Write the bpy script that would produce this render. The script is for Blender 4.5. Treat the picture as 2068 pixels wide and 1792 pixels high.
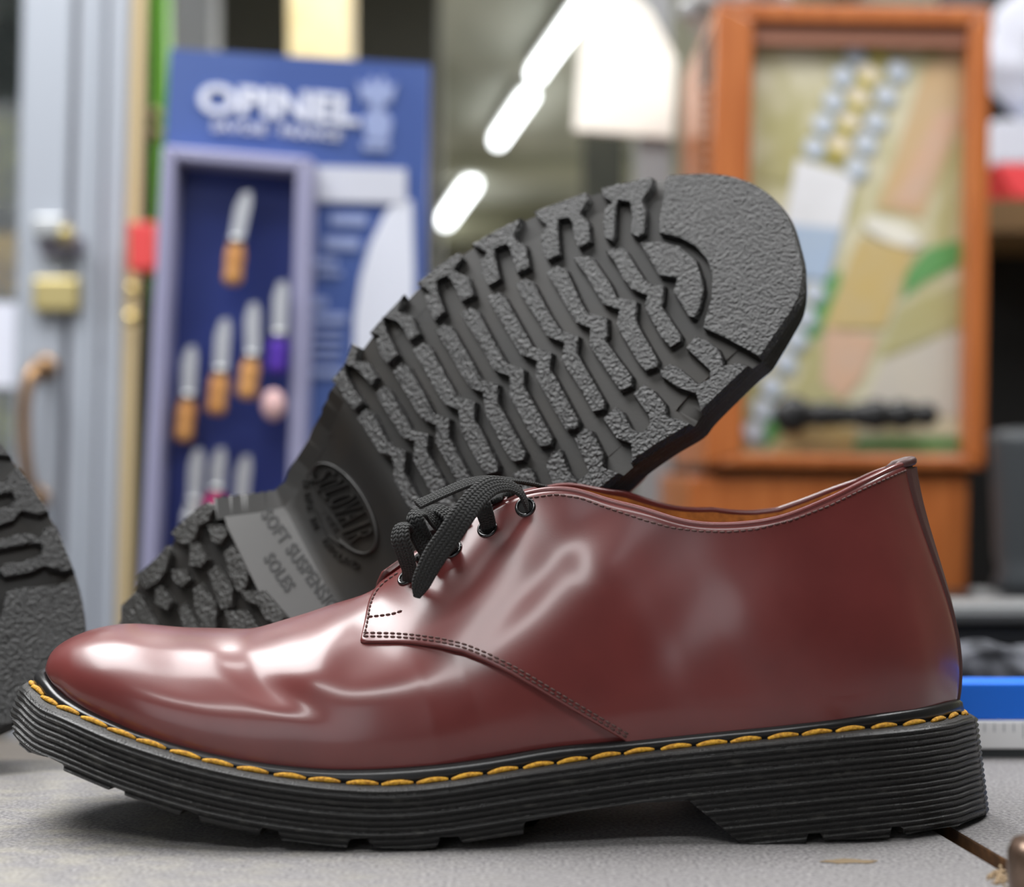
import bpy, bmesh, math, random
import numpy as np
from mathutils import Vector, Matrix, geometry, kdtree
random.seed(7)
for o in list(bpy.data.objects): bpy.data.objects.remove(o)
SC = bpy.context.scene
COL = SC.collection

# ------------------------------------------------------------------ camera, world, lights, exposure
F, CX, CY = 3200., 1034., 896.
PIT = math.atan(46/3200); cp, sp = math.cos(PIT), math.sin(PIT)
CAM = np.array([0, -.5, .12])
cd = bpy.data.cameras.new('camera'); co = bpy.data.objects.new('camera', cd); COL.objects.link(co)
cd.sensor_width = 36; cd.lens = F/2068*36
co.location = CAM; co.rotation_euler = (math.pi/2+PIT, 0, 0)
cd.clip_start = .02; cd.clip_end = 60
cd.dof.use_dof = True; cd.dof.focus_distance = .534; cd.dof.aperture_fstop = cd.lens/9.0
SC.camera = co
w = bpy.data.worlds.new('world'); SC.world = w; w.use_nodes = True
w.node_tree.nodes['Background'].inputs[0].default_value = (.93, .96, 1, 1)
w.node_tree.nodes['Background'].inputs[1].default_value = 1.6
vs = SC.view_settings; vs.view_transform = 'Standard'; vs.look = 'None'; vs.gamma = 1; vs.use_curve_mapping = False
vs.exposure = 0.28
def area(name, loc, size, power, target, col=(1, 1, 1)):
    l = bpy.data.lights.new(name, 'AREA'); l.shape = 'RECTANGLE'; l.size, l.size_y = size; l.energy = power; l.color = col
    o = bpy.data.objects.new(name, l); COL.objects.link(o); o.location = loc
    o.rotation_euler = (Vector(target)-Vector(loc)).to_track_quat('-Z', 'Y').to_euler()
    return o
LAMPS = [((-.85, .5, 1.55), (.9, 1.35), 43.), ((1.0, .5, 1.55), (.28, 1.25), 18.), ((-.2, -1.1, 1.5), (1.25, .3), 12.), ((.35, .55, 1.6), (1.2, .3), 10.), ((-.2, 2.2, 1.7), (.3, 1.25), 26.), ((1.4, 5.5, 1.75), (.3, 1.5), 140.), ((1.4, 9., 1.75), (.3, 1.5), 140.)]  # unseen lamps: first inferred from shoe highlights, others added to brighten the scene
for loc, size, pw in LAMPS:
    area('unseen_lamp_light', (loc[0], loc[1], loc[2]-.035), size, pw, (loc[0], loc[1], 0))

# ------------------------------------------------------------------ projection maths and curves
def ray(px, py):
    u = (px-CX)/F; v = (CY-py)/F
    return np.array([u, cp-v*sp, sp+v*cp])
def P(px, py, Y):
    d = ray(px, py); return CAM+d*((Y+.5)/d[1])
def proj(p):
    q = np.asarray(p, float)-CAM
    f = q[..., 1]*cp+q[..., 2]*sp; up = -q[..., 1]*sp+q[..., 2]*cp
    return np.stack([CX+F*q[..., 0]/f, CY-F*up/f], -1)
def catmull(pts, n, closed=False):
    pts = np.array(pts, float); m = len(pts); out = []
    for i in range(m if closed else m-1):
        if closed: p0, p1, p2, p3 = pts[(i-1) % m], pts[i], pts[(i+1) % m], pts[(i+2) % m]
        else: p0, p1, p2, p3 = pts[max(i-1, 0)], pts[i], pts[i+1], pts[min(i+2, m-1)]
        for k in range(n):
            t = k/n
            out.append(.5*((2*p1)+(-p0+p2)*t+(2*p0-5*p1+4*p2-p3)*t*t+(-p0+3*p1-3*p2+p3)*t**3))
    if not closed: out.append(pts[-1])
    return np.array(out)
def resample(path, step):
    p = np.array(path, float); d = np.r_[0, np.cumsum(np.linalg.norm(np.diff(p, axis=0), axis=1))]
    n = max(2, int(round(d[-1]/step))+1); q = np.linspace(0, d[-1], n)
    return np.stack([np.interp(q, d, p[:, k]) for k in range(p.shape[1])], 1)

# ------------------------------------------------------------------ materials
def mat(name, col, rough=.5, metal=0, noise=None, bump=None, coat=0, spec=.5, emit=None, trans=0, sheen=0):
    m = bpy.data.materials.new(name); m.use_nodes = True; nt = m.node_tree; b = nt.nodes['Principled BSDF']
    b.inputs['Base Color'].default_value = (*col, 1); b.inputs['Roughness'].default_value = rough
    b.inputs['Metallic'].default_value = metal; b.inputs['Coat Weight'].default_value = coat
    b.inputs['Coat Roughness'].default_value = .16; b.inputs['Specular IOR Level'].default_value = spec
    b.inputs['Transmission Weight'].default_value = trans; b.inputs['Sheen Weight'].default_value = sheen
    if emit: b.inputs['Emission Color'].default_value = (*emit[0], 1); b.inputs['Emission Strength'].default_value = emit[1]
    tc = nt.nodes.new('ShaderNodeTexCoord')
    if noise:   # (scale, colour2, detail, lo, hi, stretch)
        sc_, c2, det, lo, hi, st = noise
        mp = nt.nodes.new('ShaderNodeMapping'); mp.inputs['Scale'].default_value = st; nt.links.new(tc.outputs['Object'], mp.inputs[0])
        n = nt.nodes.new('ShaderNodeTexNoise'); n.inputs['Scale'].default_value = sc_; n.inputs['Detail'].default_value = det
        nt.links.new(mp.outputs[0], n.inputs['Vector'])
        r = nt.nodes.new('ShaderNodeMapRange'); r.inputs[1].default_value = lo; r.inputs[2].default_value = hi
        nt.links.new(n.outputs[0], r.inputs[0])
        x = nt.nodes.new('ShaderNodeMix'); x.data_type = 'RGBA'; x.inputs[6].default_value = (*col, 1); x.inputs[7].default_value = (*c2, 1)
        nt.links.new(r.outputs[0], x.inputs[0]); nt.links.new(x.outputs[2], b.inputs['Base Color'])
    if bump:    # (kind, scale, strength, distance)
        k, s_, st_, dist = bump
        if k == 'voronoi':
            n = nt.nodes.new('ShaderNodeTexVoronoi'); n.feature = 'SMOOTH_F1'; n.inputs['Scale'].default_value = s_; out = n.outputs['Distance']
        else:
            n = nt.nodes.new('ShaderNodeTexNoise'); n.inputs['Scale'].default_value = s_; n.inputs['Detail'].default_value = 3; out = n.outputs[0]
        nt.links.new(tc.outputs['Object'], n.inputs['Vector'])
        bp = nt.nodes.new('ShaderNodeBump'); bp.inputs['Strength'].default_value = st_; bp.inputs['Distance'].default_value = dist
        nt.links.new(out, bp.inputs['Height']); nt.links.new(bp.outputs[0], b.inputs['Normal'])
    return m
def rgb(r, g, b):
    return tuple(((c/255)/12.92 if c/255 <= .04045 else ((c/255+.055)/1.055)**2.4) for c in (r, g, b))
M = {}
M['leather'] = mat('oxblood_leather', (.160, .033, .031), .30, noise=(38, (.128, .026, .025), 4, .35, .7, (1, 1, 1)), bump=('noise', 1500, .05, .0002), coat=.35, spec=.55)
M['leather_edge'] = mat('leather_cut_edge', (.075, .03, .028), .5, bump=('noise', 900, .3, .0003))
M['lining'] = mat('tan_lining_leather', rgb(196, 126, 58), .75, noise=(260, rgb(156, 96, 42), 4, .35, .65, (1, 1, 1)), bump=('noise', 1300, .4, .0004))
M['rubber'] = mat('black_rubber_sidewall', (.0125, .0122, .012), .35, noise=(420, (.05, .048, .043), 6, .58, .80, (.35, 1, 1)), bump=('noise', 1600, .6, .0004))
M['rubber_root'] = mat('smooth_black_rubber', (.0105, .0097, .009), .48, noise=(30, (.018, .014, .010), 3, .4, .7, (1, 1, 1)), bump=('noise', 900, .15, .0003))
M['rubber_tread'] = mat('pebbled_black_rubber', (.0145, .0145, .015), .36, bump=('noise', 760, 1.0, .0024))
M['rubber_heel'] = mat('worn_heel_rubber', (.028, .027, .025), .40, bump=('noise', 620, 1, .0014))
M['breast'] = mat('heel_breast_painted_sheen', (.075, .073, .072), .42, bump=('noise', 300, .1, .0003))  # lighter than the root rubber: the band's sheen is painted into this grey
M['welt'] = mat('black_welt', (.02, .019, .018), .5, bump=('noise', 1500, .7, .0005))
M['rand'] = mat('black_rand', (.012, .012, .013), .28, bump=('noise', 500, .1, .0003))
M['thread_y'] = mat('yellow_thread', rgb(226, 170, 52), .7, noise=(900, rgb(176, 122, 36), 3, .4, .65, (1, 1, 1)), bump=('noise', 1800, .7, .0006))
M['thread_r'] = mat('dark_thread', rgb(92, 66, 62), .7, bump=('noise', 2500, .5, .0003))
M['eyelet'] = mat('black_enamel_eyelet', (.02, .02, .022), .12, metal=.6, coat=1)
M['hole'] = mat('eyelet_hole', (.006, .005, .005), .9)

# ------------------------------------------------------------------ object helpers
def tag(o, label=None, cat=None, group=None, kind=None):
    if label: o['label'] = label
    if cat: o['category'] = cat
    if group: o['group'] = group
    if kind: o['kind'] = kind
    return o
def empty(name, loc, label, cat, group=None):
    o = bpy.data.objects.new(name, None); COL.objects.link(o); o.location = loc; o.empty_display_size = .01
    return tag(o, label, cat, group)
def link(name, verts, faces, mats, parent=None, smooth=True, mi=None, recalc=True, uvs=None):
    me = bpy.data.meshes.new(name)
    off = Vector((0, 0, 0))
    me.from_pydata([tuple(v) for v in verts], [], [tuple(f) for f in faces])
    if not isinstance(mats, (list, tuple)): mats = [mats]
    for m in mats: me.materials.append(m)
    if mi is not None: me.polygons.foreach_set('material_index', mi)
    if uvs is not None:
        ul = me.uv_layers.new(name='uv')
        for l in me.loops: ul.data[l.index].uv = uvs[l.vertex_index]
    if recalc:
        bm = bmesh.new(); bm.from_mesh(me); bmesh.ops.recalc_face_normals(bm, faces=bm.faces); bm.to_mesh(me); bm.free()
    me.polygons.foreach_set('use_smooth', [smooth]*len(me.polygons))
    o = bpy.data.objects.new(name, me); COL.objects.link(o)
    if parent: o.parent = parent; o.matrix_parent_inverse = parent_inv(parent)
    return o
def parent_inv(p):
    # world matrix of the (unevaluated) parent chain, inverted
    m = p.matrix_basis.copy(); q = p
    while q.parent:
        m = q.parent.matrix_basis @ q.matrix_parent_inverse @ m if False else q.parent.matrix_basis @ q.matrix_parent_inverse @ m
        q = q.parent
    return m.inverted()
class MB:
    """collects shapes given in world coordinates"""
    def __init__(s): s.v = []; s.f = []; s.m = []
    def add(s, v, f, mi=0):
        b = len(s.v); s.v += [tuple(x) for x in v]; s.f += [tuple(b+i for i in q) for q in f]; s.m += [mi]*len(f); return s
    def hexa(s, a, b, mi=0):    # two quads (4 pts each)
        return s.add(list(a)+list(b), [(0, 1, 2, 3), (7, 6, 5, 4), (0, 4, 5, 1), (1, 5, 6, 2), (2, 6, 7, 3), (3, 7, 4, 0)], mi)
    def box(s, lo, hi, mi=0):
        x0, y0, z0 = lo; x1, y1, z1 = hi
        return s.hexa([(x0, y0, z0), (x1, y0, z0), (x1, y0, z1), (x0, y0, z1)], [(x0, y1, z0), (x1, y1, z0), (x1, y1, z1), (x0, y1, z1)], mi)
    def slab(s, pix, Y, th, mi=0):    # outline given in picture points on an upright plane at depth Y (number or list), thickness th backwards
        n = len(pix); Ys = Y if isinstance(Y, (list, tuple)) else [Y]*n
        a = [P(x, y, q) for (x, y), q in zip(pix, Ys)]; b = [p+np.array([0, th, 0]) for p in a]
        fs = [tuple(range(n)), tuple(range(2*n-1, n-1, -1))]+[(i, i+n, (i+1) % n+n, (i+1) % n) for i in range(n)]
        return s.add(a+b, fs, mi)
    def tube(s, path, r, seg=12, mi=0, caps=True, flat=None, nrm=None):
        p = np.array(path, float); n = len(p); R = r if hasattr(r, '__len__') else [r]*n
        T = np.gradient(p, axis=0); T /= np.linalg.norm(T, axis=1)[:, None]+1e-12
        up = np.array([0, 0, 1.]) if nrm is None else None
        vs_ = []; u = None
        for i in range(n):
            if nrm is not None:
                N = np.array(nrm[i] if np.ndim(nrm) > 1 else nrm, float); N = N-T[i]*N.dot(T[i])
            else:
                if u is None: u = np.cross(T[i], up); u = u if np.linalg.norm(u) > 1e-3 else np.array([1., 0, 0])
                N = u-T[i]*u.dot(T[i]); u = N
            N /= np.linalg.norm(N)+1e-12; B = np.cross(T[i], N)
            for k in range(seg):
                a = 2*math.pi*k/seg
                fn = flat if flat else 1
                vs_.append(p[i]+(N*math.cos(a)*fn+B*math.sin(a))*R[i])
        fs = [(i*seg+k, i*seg+(k+1) % seg, (i+1)*seg+(k+1) % seg, (i+1)*seg+k) for i in range(n-1) for k in range(seg)]
        if caps: fs += [tuple(range(seg))[::-1], tuple((n-1)*seg+k for k in range(seg))]
        return s.add(vs_, fs, mi)
    def ball(s, c, r, mi=0, n=10, sc=(1, 1, 1)):
        v = []; f = []
        for i in range(n+1):
            th = math.pi*i/n
            for k in range(2*n):
                a = math.pi*k/n; v.append((c[0]+r*sc[0]*math.sin(th)*math.cos(a), c[1]+r*sc[1]*math.sin(th)*math.sin(a), c[2]+r*sc[2]*math.cos(th)))
        for i in range(n):
            for k in range(2*n): f.append((i*2*n+k, i*2*n+(k+1) % (2*n), (i+1)*2*n+(k+1) % (2*n), (i+1)*2*n+k))
        return s.add(v, f, mi)
    def torus(s, c, nrm, R, r, mi=0, n=28, k=10):
        N = Vector(nrm).normalized(); u = N.orthogonal().normalized(); w_ = N.cross(u); v = []; f = []
        for i in range(n):
            a = 2*math.pi*i/n; d = u*math.cos(a)+w_*math.sin(a)
            for j in range(k):
                b = 2*math.pi*j/k; v.append(Vector(c)+d*(R+r*math.cos(b))+N*r*math.sin(b))
        for i in range(n):
            for j in range(k): f.append((i*k+j, i*k+(j+1) % k, ((i+1) % n)*k+(j+1) % k, ((i+1) % n)*k+j))
        return s.add(v, f, mi)
    def lathe(s, c, prof, seg=24, mi=0, axis='z'):
        v = []; f = []
        for r, h in prof:
            for k in range(seg):
                a = 2*math.pi*k/seg
                v.append((c[0]+r*math.cos(a), c[1]+r*math.sin(a), c[2]+h) if axis == 'z' else (c[0]+r*math.cos(a), c[1]+h, c[2]+r*math.sin(a)))
        for i in range(len(prof)-1):
            for k in range(seg): f.append((i*seg+k, i*seg+(k+1) % seg, (i+1)*seg+(k+1) % seg, (i+1)*seg+k))
        f.append(tuple(range(seg))); f.append(tuple((len(prof)-1)*seg+k for k in range(seg)))
        return s.add(v, f, mi)
    def build(s, name, mats, parent=None, smooth=False, bevel=0, center=True):
        v = np.array([tuple(x) for x in s.v], float)
        if parent is None:
            c = v.mean(0); c[2] = v[:, 2].min(); o = link(name, v-c, s.f, mats, None, smooth, s.m); o.location = c
        else: o = link(name, v, s.f, mats, parent, smooth, s.m)
        if bevel:
            b = o.modifiers.new('bevel', 'BEVEL'); b.width = bevel; b.segments = 2; b.limit_method = 'ANGLE'
        return o
def smooth_by_angle(o, a=35):
    me = o.data; bm = bmesh.new(); bm.from_mesh(me)
    for e in bm.edges:
        if len(e.link_faces) == 2: e.smooth = e.calc_face_angle(0) < math.radians(a)
    bm.to_mesh(me); bm.free(); me.polygons.foreach_set('use_smooth', [True]*len(me.polygons))
def grid_faces(nr, nc, base=0, wrap=False):
    f = []
    for i in range(nr-1):
        for j in range(nc if wrap else nc-1):
            j2 = (j+1) % nc
            f.append((base+i*nc+j, base+i*nc+j2, base+(i+1)*nc+j2, base+(i+1)*nc+j))
    return f
def cdt(poly, step, extra_lines=()):
    """fills a 2-D outline with small triangles; returns points, triangles"""
    poly = np.array(poly); n = len(poly)
    pts = [Vector(p) for p in poly]; edges = [(i, (i+1) % n) for i in range(n)]
    lo = poly.min(0); hi = poly.max(0)
    def inside(q):
        x, y = q; c = False; x0 = poly[:, 0]; y0 = poly[:, 1]; x1 = np.roll(x0, -1); y1 = np.roll(y0, -1)
        m = ((y0 > y) != (y1 > y)); xi = (x1-x0)*(y-y0)/np.where(y1 == y0, 1e-12, y1-y0)+x0
        return int((m & (x < xi)).sum()) % 2 == 1
    gx = list(np.arange(lo[0]+step*.37, hi[0], step))
    gx = [g for g in gx if all(abs(g-l) > step*.3 for l in extra_lines)]+list(extra_lines)
    for x in gx:
        for y in np.arange(lo[1]+step*.41, hi[1], step):
            if inside((x, y)):
                d = np.sqrt(((poly-np.array([x, y]))**2).sum(1)).min()
                if d > step*.35: pts.append(Vector((x, y)))
    v, e, f, _, _, _ = geometry.delaunay_2d_cdt(pts, edges, [], 1, 1e-7)
    return np.array([tuple(q) for q in v]), [tuple(q) for q in f]

# ------------------------------------------------------------------ the shoe last: sole outline and heights
NEAR = [(-.1735, .053), (-.1708, .040), (-.163, .027), (-.1505, .0145), (-.135, .0065), (-.11, -.001), (-.08, -.005), (-.045, -.006), (-.01, -.0035), (.02, .001), (.045, .0045), (.07, .0045), (.095, .0045), (.118, .0075), (.14, .0165), (.1535, .029), (.1625, .043), (.1645, .053)]
FAR = [(.1625, .064), (.154, .077), (.139, .088), (.118, .0945), (.09, .0955), (.06, .093), (.03, .0925), (0, .0965), (-.03, .102), (-.06, .1055), (-.09, .105), (-.12, .098), (-.145, .085), (-.160, .078), (-.1708, .066)]
OUT = catmull(NEAR+FAR, 44, True); NN = (len(NEAR)-1)*44+1        # first NN points are the near side
ZX = [-.18, -.174, -.16, -.151, -.135, -.11, -.0956, -.08, -.063, -.045, -.02, 0., .006, .012, .03, .045, .0575, .060, .0765, .12, .166]
ZZ = [.033, .031, .027, .0245, .0195, .0126, .0085, .0055, .0029, .0012, .0003, .0008, .004, .0095, .0125, .0138, .0134, .012, 0, 0.0005, .003]
BOT = [(10, 1440), (22, 1452), (28, 1485), (39, 1505), (58, 1521), (97, 1540), (100, 1530), (127, 1544), (129, 1557), (220, 1596), (226, 1590), (249, 1599), (251, 1606), (363, 1648), (368, 1634), (400, 1646), (402, 1660), (525, 1688), (528, 1672), (563, 1679), (565, 1696), (700, 1713), (706, 1696), (742, 1694), (750, 1711), (830, 1717), (882, 1713), (888, 1691), (926, 1690), (933, 1703), (1058, 1685), (1060, 1661), (1172, 1638), (1300, 1622), (1392, 1618), (1502, 1709), (1629, 1708), (1631, 1684), (1658, 1683), (1665, 1698), (1797, 1692), (1800, 1671), (1822, 1670), (1828, 1685), (1933, 1668), (1991, 1645), (1996, 1636)]
TOP = [(44, 1392), (47, 1400), (60, 1415), (77, 1428), (123, 1447), (178, 1471), (232, 1494), (301, 1517), (363, 1536), (425, 1552), (498, 1567), (571, 1580), (700, 1594), (792, 1597), (878, 1590), (954, 1579), (1030, 1566), (1181, 1545), (1329, 1524), (1565, 1500), (1723, 1484), (1855, 1472), (1933, 1459), (1972, 1444), (1976, 1436)]
FEA = [(92, 1362), (98, 1370), (127, 1405), (178, 1436), (270, 1478), (386, 1515), (502, 1540), (618, 1554), (700, 1558), (840, 1552), (982, 1535), (1124, 1509), (1250, 1500), (1408, 1483), (1565, 1468), (1723, 1449), (1881, 1426), (1939, 1411), (1945, 1405)]
def offset_ring(ring, d):
    """ring moved inward by d (number or array)"""
    t = np.roll(ring, -3, 0)-np.roll(ring, 3, 0); t /= np.linalg.norm(t, axis=1)[:, None]
    n = np.stack([-t[:, 1], t[:, 0]], 1)          # near side runs +x with the inside at +y
    return ring+n*np.reshape(d, (-1, 1)) if np.ndim(d) else ring+n*d
def endf(x):     # 1 at toe and heel ends
    return np.clip((np.abs(x+.004)-.125)/.04, 0, 1)
TOPR = offset_ring(OUT, .0012+.0024*endf(OUT[:, 0]))
def height_from_pixels(ring2d, tr):
    tr = np.array(tr, float); near = ring2d[:NN]; z = np.zeros(NN)+.04
    for _ in range(4):
        pr = proj(np.c_[near, z]); py = np.interp(pr[:, 0], tr[:, 0], tr[:, 1])
        z = np.array([P(a, b, c)[2] for a, b, c in zip(pr[:, 0], py, near[:, 1])])
    z[:140] = np.maximum.accumulate(z[:140][::-1])[::-1]
    return near[:, 0], z
tx, tz = height_from_pixels(TOPR, TOP)
bx_, bz_ = height_from_pixels(OUT, BOT)
def ztop(x): return np.interp(x, tx, tz)
def sm(a, k):
    b = np.pad(a, k, mode='edge'); return np.convolve(b, np.ones(2*k+1)/(2*k+1), 'valid')
tz = sm(tz, 14)
def zbn(x): return np.maximum(0.0002, np.interp(x, bx_, bz_))
def zroot(x):
    z = np.interp(x, ZX, ZZ)
    up = np.interp(x, [.0, .006, .0575, .0765, .0790], [.0036, 0, 0, 0, .0036])
    return z+up
def ridge(d):    # corrugated sidewall: rounded ribs with narrow grooves between
    ph = (d/.00192) % 1.
    return np.where(ph < .18, (ph/.18)**.7, 1-.9*((ph-.18)/.82)**1.15)*.00098
def sole_body(ring, topring, zt, zb, parent, mats, xf=None, lug_lip=.010, rows=170, zcap=None, lines=(.006, .0575, .0765, .0790)):
    """ribbed sidewall, welt ledge and underside in one mesh.  zt, zb: heights per ring point"""
    n = len(ring); V = []
    H = zt-zb
    kk = 25; Hs = np.convolve(np.r_[H[-kk:], H, H[:kk]], np.ones(2*kk+1)/(2*kk+1), 'valid')[:n]
    step = H.max()/(rows-1)
    for r in range(rows):
        d = np.minimum(step*r, H)
        k = np.clip(d/Hs, 0, 1)[:, None]
        base = topring*(1-k)+ring*k
        base = offset_ring(base, -ridge(d)*min(r/3, 1)+.00062)
        if r == 0: base = offset_ring(topring, .0005)
        V.append(np.c_[base, zt-d])
    # lip going in under the perimeter lugs, then up to the root
    inn = offset_ring(ring, lug_lip)
    V.append(np.c_[inn, zb]); V.append(np.c_[inn, np.maximum(zb, zcap(ring[:, 0]))])
    V = np.concatenate(V); F_ = grid_faces(rows+2, n, 0, True); n_lip = 2*n
    # underside
    inn2 = inn[::6]
    pv, pf = cdt(inn2, .0045, list(lines))
    b = len(V); V = np.r_[V, np.c_[pv, zcap(pv[:, 0])]]; mi = [0]*(len(F_)-n_lip)+[1]*n_lip
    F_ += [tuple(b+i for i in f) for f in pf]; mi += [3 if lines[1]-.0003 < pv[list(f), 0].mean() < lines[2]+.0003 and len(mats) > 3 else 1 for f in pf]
    # welt ledge inward
    b = len(V); w1 = offset_ring(topring, .0012); w2 = offset_ring(topring, .0125)
    V = np.r_[V, np.c_[w1, zt+.0004], np.c_[w2, zt+.0004]]
    F_ += [(j, (j+1) % n, b+(j+1) % n, b+j) for j in range(n)]+grid_faces(2, n, b, True); mi += [2]*(2*n)
    if xf: V = xf(V)
    o = link('outsole', V, F_, mats, parent, True, mi, recalc=False)
    bm = bmesh.new(); bm.from_mesh(o.data); bmesh.ops.remove_doubles(bm, verts=bm.verts, dist=4e-6); bmesh.ops.dissolve_degenerate(bm, edges=bm.edges, dist=2e-6)
    bmesh.ops.recalc_face_normals(bm, faces=bm.faces); bm.to_mesh(o.data); bm.free(); smooth_by_angle(o, 60); return o
def rand_strip(topring, zt, zf, parent, xf=None):
    n = len(topring); V = []
    for ins, fh in ((.0062, 0), (.0055, .12), (.0055, .5), (.0060, .85), (.0072, 1.02), (.0086, 1.02), (.0100, .8)):
        V.append(np.c_[offset_ring(topring, ins-.0012*endf(topring[:, 0])), zt+.0003+(zf-zt)*fh])
    V = np.concatenate(V)
    if xf: V = xf(V)
    return link('rand', V, grid_faces(7, n, 0, True), M['rand'], parent, True)
def welt_stitches(topring, zt, parent, xf=None):
    ring = np.c_[offset_ring(topring, .0046-.0010*endf(topring[:, 0])), zt+.0010]; ring = np.r_[ring, ring[:1]]
    q = resample(ring, .0005); mb = MB(); per = 24; i = 6
    while i+21 < len(q):
        seg = q[i:i+21:2].copy(); k = len(seg); u = np.linspace(0, 1, k)
        seg[:, 2] += .0005*np.sin(u*math.pi)-.0003
        t = q[min(i+20, len(q)-1)]-q[i]; t /= np.linalg.norm(t); side = np.array([t[1], -t[0], 0])
        seg += side*((u-.5)*-.0012)[:, None]
        r = [.00030+.00058*math.sin(math.pi*min(max(x, .02), .98))**.5 for x in u]
        seg2 = seg.copy()
        mb.tube(seg2, r, 8)
        i += per-1+random.randint(-1, 1)
    v = np.array(mb.v)
    if xf: v = xf(v)
    return link('welt_stitching', v, mb.f, M['thread_y'], parent, True)

# ------------------------------------------------------------------ the upper: stations from toe tip to heel back
# feather px | top px, py, depth | bulge out, rise (share of height) | spread at the top, drop share at the top | z offset
ST = [
 (92,   101, 1355, .052, .0010, .50, .0010, .30),
 (101,  120, 1319, .052, .0030, .55, .0050, .25),
 (118,  152, 1290, .052, .0040, .60, .0110, .10),
 (165,  198, 1271, .052, .0045, .62, .0150, .03),
 (265,  268, 1262, .052, .0050, .66, .0190, .00),
 (386,  386, 1270, .052, .0048, .68, .0210, .00),
 (502,  500, 1267, .052, .0050, .70, .0210, .02),
 (618,  590, 1247, .052, .0060, .66, .0210, .03),
 (740,  670, 1222, .052, .0070, .62, .0200, .04),
 (860,  745, 1196, .051, .0070, .58, .0200, .06),
 (970,  820, 1146, .045, .0065, .54, .0175, .12),
 (1080, 905, 1084, .041, .0060, .50, .0150, .18),
 (1185, 985, 1034, .039, .0060, .47, .0135, .22),
 (1275, 1062, 1000, .036, .0060, .44, .0110, .26),
 (1350, 1150, 992, .032, .0055, .40, .0060, .30),
 (1425, 1260, 1024, .027, .0050, .38, .0045, .33),
 (1510, 1370, 1056, .023, .0045, .37, .0035, .34),
 (1600, 1467, 1063, .021, .0045, .36, .0035, .34),
 (1700, 1570, 1050, .021, .0045, .35, .0035, .34),
 (1790, 1671, 1012, .025, .0045, .35, .0040, .34),
 (1865, 1746, 975, .031, .0048, .35, .0050, .34),
 (1920, 1800, 949, .039, .0050, .35, .0050, .34),
 (1944, 1836, 936, .050, .0050, .35, .0030, .34)]
FR = offset_ring(TOPR, .0085-.0006*endf(OUT[:, 0]))
fx, fz = height_from_pixels(FR, FEA); fz = sm(fz, 14)
def zfea(x): return np.interp(x, fx, fz)
_fr = np.c_[FR[:NN], zfea(FR[:NN, 0])]; _fp = proj(_fr)
_ord = np.maximum.accumulate(_fp[:, 0]+np.arange(NN)*1e-6)
def feather_index(px):
    return int(np.clip(np.searchsorted(_ord, px), 0, NN-1))
ctl = []
for k, (fp, tpx, tpy, tY, b1, h1, w2, d2) in enumerate(ST):
    i = 0 if k == 0 else (NN-1 if k == len(ST)-1 else feather_index(fp))
    Fp = _fr[i].copy(); Tp = P(tpx, tpy, tY)
    t = FR[(i+6) % len(FR)]-FR[i-6]; t /= np.linalg.norm(t); out = np.array([t[1], -t[0], 0])
    if k == 0 or k == len(ST)-1: out = np.array([-1., 0, 0]) if k == 0 else np.array([1., 0, 0])
    H = max(Tp[2]-Fp[2], .001)
    C1 = Fp+out*b1+np.array([0, 0, H*h1]); C2 = Tp+out*w2-np.array([0, 0, H*d2])
    ctl.append(np.r_[Fp, C1, C2, Tp])
ctl = np.array(ctl); NS = len(ST)
def S(t, s, disp=True):
    t = np.clip(np.asarray(t, float), 0, NS-1); s = np.asarray(s, float)
    i = np.minimum(t.astype(int), NS-2); u = (t-i)[..., None]
    p0 = ctl[np.maximum(i-1, 0)]; p1 = ctl[i]; p2 = ctl[i+1]; p3 = ctl[np.minimum(i+2, NS-1)]
    c = .5*((2*p1)+(-p0+p2)*u+(2*p0-5*p1+4*p2-p3)*u*u+(-p0+3*p1-3*p2+p3)*u**3)
    s_ = s[..., None]; q = 1-s_
    p = c[..., 0:3]*q**3+3*c[..., 3:6]*q*q*s_+3*c[..., 6:9]*q*s_*s_+c[..., 9:12]*s_**3
    if disp:
        pr = proj(p); a = np.zeros(p.shape[:-1])
        for cx, cy, ang, la, lb, am in BUMPS:
            ca, sa = math.cos(math.radians(ang)), math.sin(math.radians(ang))
            dx = pr[..., 0]-cx; dy = pr[..., 1]-cy
            g = np.exp(-((dx*ca+dy*sa)/la)**2-((-dx*sa+dy*ca)/lb)**2); a = a+am*g
        fade = np.clip(np.minimum(s/.12, 1), 0, 1)*np.clip(t/2, 0, 1)*np.clip((NS-1-t)/1.5, 0, 1)
        p = p+np.array([0, -.75, .66])*(a*fade)[..., None]
    return p
# picture centre, axis angle (degrees, y down), half lengths, height: creases and swells pressed into the leather
BUMPS = [
 (575, 1400, 24, 100, 34, -.0019), (515, 1300, 70, 75, 50, -.0010), (440, 1332, 35, 60, 34, .0006), (650, 1330, -62, 100, 50, .0013),
 (380, 1385, 12, 130, 32, -.0006), (230, 1300, 12, 90, 40, .0005), (760, 1400, -8, 150, 48, .0008),
 (950, 1135, -48, 110, 34, .0007), (1075, 1180, -50, 220, 36, -.0006), (1220, 1150, -48, 280, 62, .0014), (1330, 1300, -42, 210, 66, -.0012),
 (1560, 1230, 12, 190, 80, .0012), (1480, 1370, 0, 260, 65, -.0007), (1700, 1330, 80, 150, 50, -.0006)]
def normal(t, s):
    e = 1e-3
    a = S(t+e, s)-S(t-e, s); b = S(t, np.clip(s+e, 0, 1))-S(t, np.clip(s-e, 0, 1)); n = np.cross(a, b)
    l = np.linalg.norm(n, axis=-1, keepdims=True); n = n/np.where(l < 1e-12, 1, l)
    return n
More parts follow.
